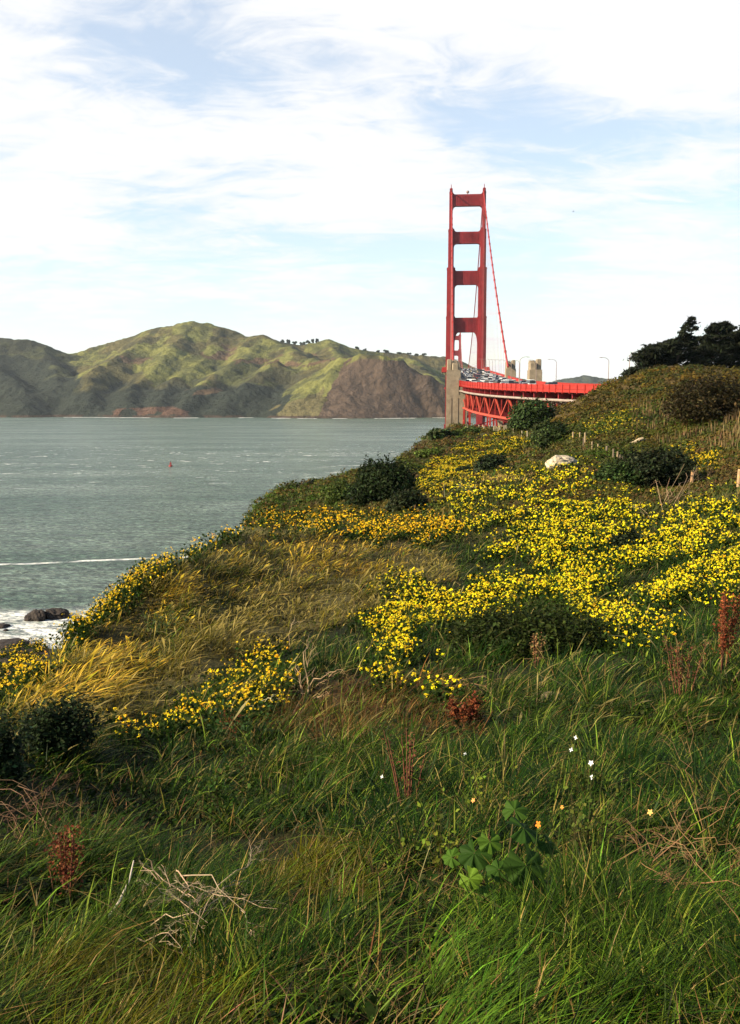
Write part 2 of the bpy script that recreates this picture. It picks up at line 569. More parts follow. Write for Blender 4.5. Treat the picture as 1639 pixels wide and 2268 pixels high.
GOLD = [(300, 1325), (430, 1235), (560, 1180), (700, 1182), (930, 1200), (880, 1240), (760, 1275), (600, 1290), (480, 1330), (400, 1400), (300, 1490), (160, 1560), (20, 1610), (-80, 1640), (-20, 1560), (110, 1450), (210, 1380)]
GOLD2 = [(900, 1085), (1000, 1046), (1170, 1040), (1170, 1056), (1000, 1066), (930, 1095)]
RUST = [(600, 1510), (760, 1465), (1000, 1490), (1070, 1560), (980, 1610), (760, 1600), (520, 1590)]
PALE = [(-100, 1660), (0, 1550), (150, 1410), (330, 1270), (560, 1175), (960, 1190), (1020, 1260), (840, 1330), (680, 1400), (500, 1460), (340, 1550), (180, 1610)]
BROWNHILL = [(1120, 950), (1220, 892), (1320, 850), (1420, 805), (1639, 780), (1900, 760), (1900, 850), (1639, 850), (1560, 860), (1420, 890), (1330, 912), (1240, 940), (1180, 960)]
OLIVEBOTTOM = [(560, 1850), (700, 1780), (800, 1800), (820, 1900), (640, 1980), (560, 1950)]
OLIVE2 = [(-100, 2268), (-100, 2080), (250, 2050), (560, 2130), (640, 2330), (-100, 2400)]


def grow(X, Y, Z, h):
    """colours (base, tip) and heights for plants at ground points, from where their tops stand"""
    xd, yd = proj(X, Y, Z + h)
    xd = xd + (fbm(X * 1.1, Y * 1.1, 21, 3) - .5) * 60; yd = yd + (fbm(X * 1.1, Y * 1.1, 22, 3) - .5) * 44
    n = len(X)
    kind = np.zeros(n, int)                           # 0 green
    kind[yd < 1190] = 5
    kind[inpoly(xd, yd, BROWNHILL)] = 6
    kind[inpoly(xd, yd, PALE)] = 4
    kind[inpoly(xd, yd, GOLD)] = 1
    kind[inpoly(xd, yd, GOLD2)] = 1
    kind[inpoly(xd, yd, RUST)] = 2
    kind[inpoly(xd, yd, OLIVEBOTTOM) | inpoly(xd, yd, OLIVE2)] = 3
    return kind


gk = grow(GX.ravel(), GY.ravel(), gz.ravel(), 0.1)
tcol = np.array([(.011, .013, .004), (.045, .036, .012), (.022, .016, .006), (.018, .017, .005), (.055, .048, .018), (.045, .042, .015), (.065, .045, .016)])[gk]
steep = np.gradient(gz, axis=1) / (np.gradient(GX, axis=1) ** 2 + np.gradient(GY, axis=1) ** 2) ** .5
cliff = np.clip((np.abs(steep) - .55) / .5, 0, 1).ravel()[:, None] * (rr.ravel() > 22)[:, None]
tcol = tcol * (1 - cliff) + np.array([(.060, .043, .026)]) * cliff
low = np.clip((3.5 - gz) / 3, 0, 1).ravel()[:, None]
tcol = tcol * (1 - low) + np.array([(.035, .028, .022)]) * low
idx = np.arange(NT * NR).reshape(NT, NR)
F = np.stack([idx[:-1, :-1], idx[1:, :-1], idx[1:, 1:], idx[:-1, 1:]], -1).reshape(-1, 4)
ter = bulk('ground', np.stack([GX, GY, gz], -1).reshape(-1, 3), F, tcol, M['soil'], smooth=True)
tag(ter, 'grassy coastal bluff falling away to the water', 'ground', kind='structure')

# ------------------------------------------------------------------ far hills
def seg_h(X, Y, pts, k, k2=None):
    """height of a ridge polyline falling away at slope k"""
    H = np.full(X.shape, -1e3)
    for a, b in zip(pts[:-1], pts[1:]):
        ax, ay, az = a; bx, by, bz = b
        dx, dy = bx - ax, by - ay
        t = np.clip(((X - ax) * dx + (Y - ay) * dy) / (dx * dx + dy * dy), 0, 1)
        px, py = X - (ax + t * dx), Y - (ay + t * dy)
        d = np.hypot(px, py)
        kk = k if k2 is None else np.where(py < 0, k2, k)
        dd = np.sqrt(d * d + 14 ** 2) - 14
        H = np.maximum(H, az + t * (bz - az) - kk * dd)
    return H


def smax(a, b, s=9.0):
    m = np.maximum(a, b)
    return m + s * np.log1p(np.exp(-np.abs(a - b) / s))


ridges = [
    ([(-700, 700, 2900), (-300, 728, 2950), (0, 747, 3000), (60, 752, 3000), (120, 775, 3000), (170, 790, 3000)], .42, None),
    ([(-60, 757, 2980), (-40, 800, 2700), (40, 850, 2450), (60, 900, 2250)], .5, None),
    ([(90, 766, 2980), (120, 810, 2700), (130, 860, 2450)], .55, None),
    ([(170, 790, 3050), (230, 765, 3050), (290, 745, 3050), (350, 730, 3020), (400, 717, 3000), (450, 716, 3000), (490, 728, 3000), (515, 742, 2990), (580, 746, 2900), (610, 752, 2850)], .50, None),
    ([(350, 730, 3020), (300, 768, 2820), (240, 800, 2640), (195, 830, 2500), (200, 880, 2330)], .62, None),
    ([(430, 717, 3000), (385, 765, 2760), (345, 810, 2600), (300, 850, 2440), (280, 890, 2270)], .62, None),
    ([(490, 728, 3000), (470, 775, 2780), (420, 815, 2580), (375, 845, 2440), (350, 893, 2260)], .62, None),
    ([(590, 747, 2880), (550, 780, 2680), (500, 812, 2520), (450, 850, 2370), (400, 900, 2215)], .62, None),
    ([(590, 747, 2880), (640, 775, 2700), (680, 790, 2580), (725, 800, 2480), (770, 800, 2360)], .55, None),
    ([(600, 800, 2500), (540, 850, 2350), (500, 895, 2235)], .6, None),
    ([(610, 757, 3050), (660, 765, 3100), (730, 757, 3100), (780, 772, 3100), (840, 782, 3150), (900, 787, 3200), (960, 790, 3200), (990, 791, 3200), (1015, 806, 3200), (1040, 826, 3250), (1090, 834, 3300), (1140, 839, 3300), (1200, 843, 3300), (1270, 849, 3300)], .5, None),
    ([(730, 757, 3100), (745, 785, 2850), (770, 800, 2600)], .6, None),
    ([(900, 787, 3200), (925, 812, 2850), (960, 840, 2550)], .55, None),
    ([(725, 800, 2480), (760, 796, 2340), (800, 790, 2290), (850, 788, 2275), (880, 797, 2275), (915, 815, 2270), (950, 834, 2260), (985, 852, 2255), (1040, 890, 2250)], .8, 1.75),
    ([(760, 797, 2330), (720, 838, 2265), (670, 878, 2220), (612, 916, 2165)], .75, 1.1),
    ([(800, 790, 2290), (755, 838, 2255), (730, 880, 2215), (695, 918, 2165)], .9, 1.3),
    ([(890, 800, 2275), (900, 850, 2240), (890, 900, 2200), (885, 921, 2180)], 1.3, 1.5),
    ([(960, 838, 2258), (970, 880, 2225), (985, 921, 2178)], 1.3, 1.5),
]
ridges = [([P(*q) for q in pts], k, k2) for pts, k, k2 in ridges]
HT = np.linspace(-0.62, 0.36, 620)
HRr = np.concatenate([np.linspace(2080, 2420, 150), np.linspace(2430, 4200, 220)])
hT, hR = np.meshgrid(HT, HRr, indexing='ij')
HX = hR * np.sin(hT); HY = hR * np.cos(hT)
wx = (fbm(HX / 160, HY / 160, 31, 4) - .5) * 90; wy = (fbm(HX / 160, HY / 160, 47, 4) - .5) * 90
HZ = np.full(HX.shape, -60.0)
for pts, k, k2 in ridges:
    top = max(q[2] for q in pts)
    HZ = smax(HZ, seg_h(HX + wx * .35, HY + wy * .35, pts, k, k2))
rid = 1 - np.abs(2 * fbm(HX / 110, HY / 110, 61, 4) - 1)
amp = np.clip(HZ / 90, 0, 1)
rid2 = 1 - np.abs(2 * fbm(HX / 42, HY / 60, 63, 4) - 1)
HZ = HZ - amp * (1 - rid) * 15 - amp * (1 - rid2) * 4 + amp * 3 + (fbm(HX / 30, HY / 30, 71, 4) - .5) * 12 * np.clip(HZ / 25, .15, 1)
xd, yd = proj(HX.ravel(), HY.ravel(), HZ.ravel())
xj = xd + (fbm(HX / 60, HY / 60, 81, 3).ravel() - .5) * 70; yj = yd + (fbm(HX / 60, HY / 60, 83, 3).ravel() - .5) * 44
nz = fbm(HX / 90, HY / 90, 91, 5).ravel()
n2_ = fbm(HX / 34, HY / 34, 93, 4).ravel()
green = np.array((.112, .114, .036)); olive = np.array((.072, .064, .028)); scrub = np.array((.020, .025, .020)); brown = np.array((.066, .047, .035)); red = np.array((.125, .055, .036))
hc = np.where((nz > .52)[:, None], olive, green)
gs = np.clip((n2_ - .50) * 9, 0, 1)[:, None]
hc = hc * (1 - gs * .5) + scrub * gs * .5
# wooded lower slopes and gullies
woods = np.clip((yj - (842 - 30 * (xj < 170) - 40 * (xj < 120))) / 22, 0, 1) * (xj < 640)
woods = np.maximum(woods, np.clip((.45 - rid.ravel()) * 5, 0, 1) * (yj > 770) * (xj < 640) * .8)
for poly in ([(170, 795), (280, 800), (250, 860), (185, 850)], [(380, 840), (410, 815), (480, 800), (480, 830), (420, 855)]):
    woods = np.where(inpoly(xj, yj, poly), woods * .1, woods)  # these spurs stay light: sunlight painted into the hill colour
woods = np.maximum(woods, 0.75 * (xj < 165))
woods = np.maximum(woods, 0.55 * inpoly(xj, yj, [(480, 800), (620, 815), (700, 820), (610, 905), (480, 915)]))[:, None]
hc = hc * (1 - woods) + scrub * woods
head = inpoly(xj, yj, [(690, 935), (720, 850), (770, 800), (800, 787), (900, 795), (1020, 860), (1060, 940)]) & (hR.ravel() < 2420)
spur = inpoly(xj, yj, [(590, 935), (620, 900), (700, 850), (700, 935)]) & (hR.ravel() < 2420)
hc = np.where(head[:, None], brown * (.75 + .5 * n2_[:, None]), hc)
hc = np.where(spur[:, None], (brown * .6 + green * .4) * (.8 + .5 * n2_[:, None]), hc)
for poly in ([(270, 795), (330, 788), (345, 798), (280, 806)], [(520, 790), (720, 796), (725, 806), (540, 806)], [(500, 745), (525, 765), (480, 775)],
             [(420, 870), (470, 855), (490, 872), (440, 885)], [(440, 770), (520, 775), (500, 800), (450, 790)]):
    q = inpoly(xj, yj, poly)
    hc = np.where((q & (n2_ > .42))[:, None], brown * .55 + red * .2 + olive * .25, hc)
q = inpoly(xd, yd, [(230, 925), (260, 905), (380, 900), (420, 912), (420, 935), (230, 935)]) & (n2_ > .60)
hc = np.where(q[:, None], red * .35 + brown * .45 + scrub * .2, hc)
q = (HZ.ravel() < 5) & (n2_ > .4)
hc = np.where(q[:, None], brown * .7, hc)
idx = np.arange(HX.size).reshape(HX.shape)
F = np.stack([idx[:-1, :-1], idx[1:, :-1], idx[1:, 1:], idx[:-1, 1:]], -1).reshape(-1, 4)
hills = bulk('hills', np.stack([HX, HY, HZ], -1).reshape(-1, 3), F, hc, M['hill'], smooth=True)
tag(hills, 'green and brown headlands rising across the strait', 'hills', kind='structure')


def hill_z(x, y):
    th = math.atan2(x, y); r = math.hypot(x, y)
    i = int(np.argmin(np.abs(HT - th))); j = int(np.argmin(np.abs(HRr - r)))
    return float(HZ[i, j])


# a low dark ridge much farther away on the right
fr = [P(*q) for q in ((1120, 850, 5200), (1225, 845, 5200), (1262, 836, 5200), (1295, 833, 5200), (1330, 837, 5200), (1420, 845, 5200), (1600, 850, 5200))]
fT, fR = np.meshgrid(np.linspace(.12, .50, 220), np.linspace(4700, 5900, 60), indexing='ij')
FX = fR * np.sin(fT); FY = fR * np.cos(fT)
FZ = seg_h(FX, FY, fr, .35) + (fbm(FX / 45, FY / 45, 12, 3) - .5) * 26
idx = np.arange(FX.size).reshape(FX.shape)
F = np.stack([idx[:-1, :-1], idx[1:, :-1], idx[1:, 1:], idx[:-1, 1:]], -1).reshape(-1, 4)
fh = bulk('distant_hill', np.stack([FX, FY, FZ], -1).reshape(-1, 3), F, np.full((FX.size, 3), (.035, .042, .03)) * (.7 + .6 * fbm(FX / 60, FY / 60, 4).ravel()[:, None]), M['hill'], smooth=True)
tag(fh, 'low wooded ridge beyond the bridge road', 'hills', kind='structure')

# ------------------------------------------------------------------ water
wT, wR = np.meshgrid(np.linspace(-.95, .95, 760), np.exp(np.linspace(math.log(40), math.log(9000), 520)), indexing='ij')
WX = wR * np.sin(wT); WY = wR * np.cos(wT)
tw = np.where(wR < 540, terr(WX.ravel(), WY.ravel()).reshape(WX.shape), -30)
foam = np.clip((tw + 3.6) / 2.6, 0, 1)
xs, ys = proj(WX, WY, np.zeros_like(WX))
foam = np.maximum(foam, .95 * np.clip((ys - 1346) / 14, 0, 1) * np.clip((330 - xs) / 120, 0, 1) * (ys > 1340))
foam *= (fbm(WX / 5, WY / 2.2, 33, 4) * 1.5)
# surf along the far shore
th_i = np.clip(np.searchsorted(HT, wT.ravel()), 0, len(HT) - 1)
first = np.array([HRr[np.argmax(HZ[i] > 0)] if (HZ[i] > 0).any() else 9e9 for i in range(len(HT))])
dsh = first[th_i].reshape(WX.shape) - wR
surf = np.zeros_like(WX)
for a, b in ((140, 330), (385, 440), (530, 560), (600, 645), (660, 700), (735, 770), (830, 925), (960, 1000)):
    surf = np.maximum(surf, ((xs > a) & (xs < b) & (dsh < 34) & (dsh > -60)).astype(float))
foam = np.clip(np.maximum(foam, surf), 0, 1)
idx = np.arange(WX.size).reshape(WX.shape)
F = np.stack([idx[:-1, :-1], idx[1:, :-1], idx[1:, 1:], idx[:-1, 1:]], -1).reshape(-1, 4)
wm = bpy.data.materials.new('sea_water')
wm.use_nodes = True
t = wm.node_tree
b = t.nodes['Principled BSDF']
b.inputs['IOR'].default_value = 1.33
b.inputs['Roughness'].default_value = 0.22
b.inputs['Specular IOR Level'].default_value = 0.42
g = nd(t, 'ShaderNodeNewGeometry')


def wn(scale, sx, sy, detail=5, rot=0, rough=.55, dist=0.0):
    mpn = nd(t, 'ShaderNodeMapping')
    mpn.inputs['Scale'].default_value = (sx, sy, 1)
    mpn.inputs['Rotation'].default_value = (0, 0, R(rot))
    t.links.new(g.outputs['Position'], mpn.inputs[0])
    n = nd(t, 'ShaderNodeTexNoise')
    n.inputs['Scale'].default_value = scale
    n.inputs['Detail'].default_value = detail
    n.inputs['Roughness'].default_value = rough
    n.inputs['Distortion'].default_value = dist
    t.links.new(mpn.outputs[0], n.inputs['Vector'])
    return n.outputs['Fac']


def rng_(v, a, b_, c=0.0, d=1.0):
    n = nd(t, 'ShaderNodeMapRange', interpolation_type='SMOOTHSTEP')
    n.inputs['From Min'].default_value = a; n.inputs['From Max'].default_value = b_
    n.inputs['To Min'].default_value = c; n.inputs['To Max'].default_value = d
    t.links.new(v, n.inputs['Value'])
    return n.outputs[0]


w1 = wn(0.085, 1, 2.4, 6, 12)
w2 = wn(0.42, 1, 1.8, 6, -8)
hgt = mth(t, 'ADD', mth(t, 'MULTIPLY', w1, 1.5), mth(t, 'MULTIPLY', w2, 0.75))
bm = nd(t, 'ShaderNodeBump')
bm.inputs['Strength'].default_value = 1.0
bm.inputs['Distance'].default_value = 2.2
t.links.new(hgt, bm.inputs['Height'])
t.links.new(bm.outputs[0], b.inputs['Normal'])
big = wn(0.006, 1, 3.2, 4, 4)
cmix = nd(t, 'ShaderNodeMix', data_type='RGBA')
t.links.new(rng_(big, .35, .68), cmix.inputs['Factor'])
cmix.inputs['A'].default_value = (.046, .080, .056, 1)
cmix.inputs['B'].default_value = (.108, .146, .116, 1)
# wave shading painted into the water colour: darker troughs between the crests
chop = nd(t, 'ShaderNodeMix', data_type='RGBA', blend_type='MULTIPLY')
chop.inputs['Factor'].default_value = 1
t.links.new(cmix.outputs['Result'], chop.inputs['A'])
chp = mth(t, 'MULTIPLY', rng_(wn(0.10, 1, 2.6, 5, 6, .65), .34, .66, .62, 1.4), rng_(wn(0.55, 1, 1.3, 4, -5, .6), .36, .64, .45, 1.55))
t.links.new(chp, chop.inputs['B'])
sp = nd(t, 'ShaderNodeSeparateXYZ')
t.links.new(g.outputs['Position'], sp.inputs[0])
X_, Y_ = sp.outputs[0], sp.outputs[1]
# whitecaps in the tide rip
band = mth(t, 'MULTIPLY', rng_(Y_, 400, 520), rng_(Y_, 900, 700))
caps = rng_(wn(0.16, .55, 1.2, 5, 5, .65, .6), .60, .67)
caps = mth(t, 'MULTIPLY', caps, mth(t, 'ADD', mth(t, 'MULTIPLY', band, rng_(wn(.012, 1, 2.5, 2), .42, .6)), .06))
# a long line of foam
yl = mth(t, 'ADD', mth(t, 'MULTIPLY', X_, 0.24), 251.5)
wob = mth(t, 'MULTIPLY', mth(t, 'SUBTRACT', wn(.05, 1, .3, 4), .5), 6)
dl = mth(t, 'ABSOLUTE', mth(t, 'SUBTRACT', mth(t, 'ADD', Y_, wob), yl))
line = mth(t, 'MULTIPLY', rng_(dl, 1.5, .7), rng_(wn(.12, 1, .2, 4), .36, .56, .1, .8))
line = mth(t, 'MULTIPLY', line, rng_(X_, -35, -50))
va = nd(t, 'ShaderNodeVertexColor', layer_name='Col')
shore = mth(t, 'MULTIPLY', va.outputs['Color'], rng_(wn(.30, .5, 1.5, 6, 0, .72), .36, .56, .08, 1.1))
fo = mth(t, 'MAXIMUM', mth(t, 'MAXIMUM', caps, line), shore, True)
fm = nd(t, 'ShaderNodeMix', data_type='RGBA')
t.links.new(fo, fm.inputs['Factor'])
t.links.new(chop.outputs['Result'], fm.inputs['A'])
fm.inputs['B'].default_value = (.78, .78, .74, 1)
t.links.new(fm.outputs['Result'], b.inputs['Base Color'])
t.links.new(mth(t, 'ADD', mth(t, 'MULTIPLY', fo, .5), .22), b.inputs['Roughness'])
water = bulk('water', np.stack([WX, WY, np.zeros_like(WX)], -1).reshape(-1, 3), F, np.repeat(foam.reshape(-1, 1), 3, 1), wm, smooth=True)
tag(water, 'choppy green strait below the bluff', 'water', kind='structure')
#@@BRIDGE0
# ------------------------------------------------------------------ the bridge (local axes: x = east across the deck, y = north along it)
T0 = np.array((82.6, 808.0))
AX = np.array((101.0, 1242.0)); AX = AX / np.hypot(*AX)
EX = np.array((AX[1], -AX[0]))
bridge = empty('suspension_bridge', (T0[0], T0[1], 0), 'long orange-red suspension bridge with two tall towers crossing the strait', 'bridge')
bridge.rotation_euler = (0, 0, -math.atan2(AX[0], AX[1]))
BROT = bridge.rotation_euler.z


def loc2(X, Y):
    d = np.array((X, Y)) - T0
    return float(d @ EX), float(d @ AX)


def wld(e, n):
    q = T0 + EX * e + AX * n
    return float(q[0]), float(q[1])


def deck_z_world(Y):
    return float(np.interp(Y, [150, 185, 230, 260, 300, 368, 465, 808, 1450, 2080, 2500], [41.6, 42.3, 43.3, 44.0, 45.1, 47.3, 51.6, 67, 71.5, 67, 60]))


# west edge of the deck south of the pylon, curving away to the right
wpts = [(41.9, 460), (38.6, 410), (35.4, 368), (34.6, 345), (35.6, 320), (39.2, 290), (45.6, 260), (54.2, 230), (64.8, 203), (75, 184)]


def catmull(pts, per=6):
    pts = [np.array(p, float) for p in pts]
    out = []
    for i in range(1, len(pts) - 2):
        p0, p1, p2, p3 = pts[i - 1:i + 3]
        for k in range(per):
            t = k / per
            out.append(.5 * (2 * p1 + (p2 - p0) * t + (2 * p0 - 5 * p1 + 4 * p2 - p3) * t * t + (3 * p1 - p0 - 3 * p2 + p3) * t ** 3))
    out.append(pts[-2])
    return out


stations = []                    # (x_west, y_west, dir_x, dir_y, z), local, dir points north
curve = [np.array(loc2(*p)) for p in catmull(wpts, 8)][::-1]
st_pts = [np.array(p) for p in curve if p[1] < -446]
for nn in np.concatenate([np.arange(-440, 0, 7.62), np.arange(0, 1290, 15.24), [1400, 1500]]):
    st_pts.append(np.array((-13.7, nn)))
for i, p in enumerate(st_pts):
    d = st_pts[min(i + 1, len(st_pts) - 1)] - st_pts[max(i - 1, 0)]
    d = d / np.hypot(*d)
    stations.append((p[0], p[1], d[0], d[1], deck_z_world(wld(*p)[1])))


def at_e(stn, e, dz=0.0):
    """point of a cross-section: e metres east of the deck centre"""
    x, y, dx, dy, z = stn
    k = e + 13.7
    return (x + dy * k, y - dx * k, z + dz)


def sweep(mb, sts, prof, col=None, mat=0):
    n = len(prof); vs = []; fs = []
    for q in sts:
        vs += [at_e(q, e, dz) for e, dz in prof]
    for i in range(len(sts) - 1):
        for k in range(n):
            k2 = (k + 1) % n
            fs.append((i * n + k, i * n + k2, (i + 1) * n + k2, (i + 1) * n + k))
    fs.append(tuple(range(n))[::-1]); fs.append(tuple((len(sts) - 1) * n + k for k in range(n)))
    mb.add(vs, fs, col, mat)


def sub(n0, n1, step):
    """evenly spaced stations between two northings"""
    ns = np.array([q[1] for q in stations]); A = np.array(stations)
    s_ = np.concatenate([[0], np.cumsum(np.hypot(np.diff(A[:, 0]), np.diff(A[:, 1])))])
    a, b_ = np.interp([n0, n1], ns, s_)
    out = []
    for q in np.linspace(a, b_, max(2, int(round((b_ - a) / step)) + 1)):
        r_ = [np.interp(q, s_, A[:, k]) for k in range(5)]
        l = math.hypot(r_[2], r_[3]); r_[2] /= l; r_[3] /= l
        out.append(tuple(r_))
    return out


N0 = stations[0][1] + .5
deck = MB()
sweep(deck, stations, [(-13.4, -.75), (13.4, -.75), (13.4, .18), (10.4, .18), (10.4, 0), (-10.4, 0), (-10.4, .18), (-13.4, .18)])
mk = deck
for e in (-6.6, -3.3, 3.3, 6.6):
    q = sub(N0, 300, 6)
    for i in range(0, len(q) - 1, 3):
        sweep(mk, [q[i], q[i + 1]], [(e - .09, .02), (e + .09, .02), (e + .09, .03), (e - .09, .03)], mat=1)
deck.build('road_deck', [M['asphalt'], M['pale']], bridge)
fb = MB()
for q in sub(N0, 420, 7.62):
    a = at_e(q, -12.9, -1.6); b_ = at_e(q, 12.9, -1.6)
    fb.beam(a, b_, .45, 1.6)
for e in (-9, -3, 3, 9):
    sweep(fb, sub(N0, 420, 12), [(e - .2, -1.7), (e + .2, -1.7), (e + .2, -.8), (e - .2, -.8)])
fb.build('floor_beams', M['red'], bridge)
for side in (-1, 1):
    rb = MB()
    o_, i_ = 13.72 * side, 13.50 * side
    lo, hi = min(o_, i_), max(o_, i_)
    sweep(rb, stations, [(lo, -.62), (hi, -.62), (hi, .12), (lo, .12)])
    sweep(rb, stations, [(lo + .05, .20), (hi - .05, .20), (hi - .05, 1.22), (lo + .05, 1.22)])
    sweep(rb, stations, [(lo - .05, 1.24), (hi + .05, 1.24), (hi + .05, 1.40), (lo - .05, 1.40)])
    pb = rb
    for q in sub(N0, 200, 3.81):
        c_ = at_e(q, 13.78 * side, 0)
        d = Vector((q[2], q[3], 0)) * .14
        for dz0, dz1, w in ((-.95, 1.46, .13),):
            pb.beam(Vector(c_) + Vector((0, 0, dz0)), Vector(c_) + Vector((0, 0, dz1)), .24, .22)
        pb.beam(Vector(at_e(q, 13.9 * side, -.75)), Vector(at_e(q, 13.1 * side, -.75)), .3, .3)
    rb.build('railing', M['rail'], bridge)

# trusses under the viaduct, and along the suspended spans
DIAG = []
for side in (-1, 1):
    e = 11.6 * side
    q = sub(N0, -352, 7.0)
    tr = MB()
    sweep(tr, q, [(e - .35, -3.1), (e + .35, -3.1), (e + .35, -2.5), (e - .35, -2.5)])
    to = tr.build('viaduct_truss', M['red'], bridge)
    ch = MB()
    sweep(ch, q, [(e - .4, -9.6), (e + .4, -9.6), (e + .4, -8.9), (e - .4, -8.9)])
    ch.build('lower_chord', M['chord'], to)
    for i in range(len(q)):
        m_ = MB(); m_.beam(at_e(q[i], e, -8.9), at_e(q[i], e, -3.1), .30, .30)
        m_.build('vertical_member', M['red'] if side > 0 else M['rail'], to)  # near side lit, far side shaded, by choice of paint
        if i + 1 < len(q):
            m_ = MB()
            a, b_ = (at_e(q[i], e, -8.9), at_e(q[i + 1], e, -3.1)) if i % 2 else (at_e(q[i], e, -3.1), at_e(q[i + 1], e, -8.9))
            m_.beam(a, b_, .42, .36)
            m_.build('diagonal_member', M['red'] if side > 0 else M['chord'], to)  # near diagonals get the sunlit copy of the red, far ones the dark
    if side < 0:
        pp = MB()
        pp.tube([at_e(s_, -12.9, -2.75) for s_ in q], .36, 8)
        pp.build('service_pipe', M['pale'], bridge, smooth=True)
    # suspended spans
    st = MB(); e = 13.0 * side
    q = sub(-340, 1280, 15.24)
    sweep(st, q, [(e - .4, -2.2), (e + .4, -2.2), (e + .4, -1.4), (e - .4, -1.4)])
    sweep(st, q, [(e - .4, -9.2), (e + .4, -9.2), (e + .4, -8.4), (e - .4, -8.4)])
    for i in range(len(q) - 1):
        a, b_ = (-8.4, -2.2) if i % 2 else (-2.2, -8.4)
        st.beam(at_e(q[i], e, a), at_e(q[i + 1], e, b_), .5, .5)
        st.beam(at_e(q[i], e, -8.4), at_e(q[i], e, -2.2), .4, .4)
    st.build('stiffening_truss', M['red'], bridge)
cb = MB()
q = sub(N0, -352, 7.0)
for i in range(len(q) - 1):
    cb.beam(at_e(q[i], -11.2, -9.2), at_e(q[i], 11.2, -9.2), .35, .35)
    cb.beam(at_e(q[i], -11.2, -9.2), at_e(q[i + 1], 11.2, -9.2), .28, .28)
    cb.beam(at_e(q[i], -11.2, -3.4), at_e(q[i], 0, -9.0), .28, .28)
    cb.beam(at_e(q[i], 0, -9.0), at_e(q[i], 11.2, -3.4), .28, .28)
cb.build('sway_bracing', M['red'], bridge)


def bent(Yw, base):
    """a braced steel support tower under the viaduct"""
    A = np.array([wld(s_[0], s_[1])[1] for s_ in stations])
    k = int(np.argmin(np.abs(A - Yw)))
    s0 = stations[k]
    p_ = empty('support_tower', (0, 0, 0)); p_.parent = bridge
    d = Vector((s0[2], s0[3], 0))
    for e in (-11.6, 11.6):
        l_ = MB()
        c_ = Vector(at_e(s0, e, -9.6))
        for a in (-1.5, 1.5):
            for b_ in (-1.0, 1.0):
                w = Vector((s0[3], -s0[2], 0)) * b_
                l_.beam(Vector((c_.x, c_.y, base)) + d * a * 1.5 + w * 1.3, c_ + d * a + w, .55, .55)
        l_.build('leg', M['rail'] if e < 0 else M['red'], p_)  # near leg painted brighter as if in sun, far leg darker
        b2 = MB()
        for z in np.arange(base + 2.5, c_.z - 1, 3.4):
            for b_ in (-1.0, 1.0):
                w = Vector((s0[3], -s0[2], 0)) * b_ * 1.1
                b2.beam(Vector((c_.x, c_.y, z)) - d * 1.9 + w, Vector((c_.x, c_.y, z)) + d * 1.9 + w, .4, .4)
                b2.beam(Vector((c_.x, c_.y, z - 2.6)) - d * 1.7 + w, Vector((c_.x, c_.y, z)) + d * 1.7 + w, .22, .22)
        b2.build('leg_bracing', M['chord'] if e < 0 else M['red'], p_)  # same lit and shaded pair of reds on the bracing
    b3 = MB()
    top = Vector(at_e(s0, 0, -9.8)).z
    for z0, z1 in ((base + 1, (base + top) / 2), ((base + top) / 2, top)):
        for a, b_ in ((-10.6, 10.6), (10.6, -10.6)):
            p = Vector(at_e(s0, a)); p.z = z0; q_ = Vector(at_e(s0, b_)); q_.z = z1
            b3.beam(p, q_, .4, .4)
    b3.build('cross_bracing', M['red'], p_)


bent(352, 24); bent(300, 26); bent(246, 28)


# towers
def zt(y1):
    return P(1000, (420 + y1 / 3.545) * .91106, 808)[2]


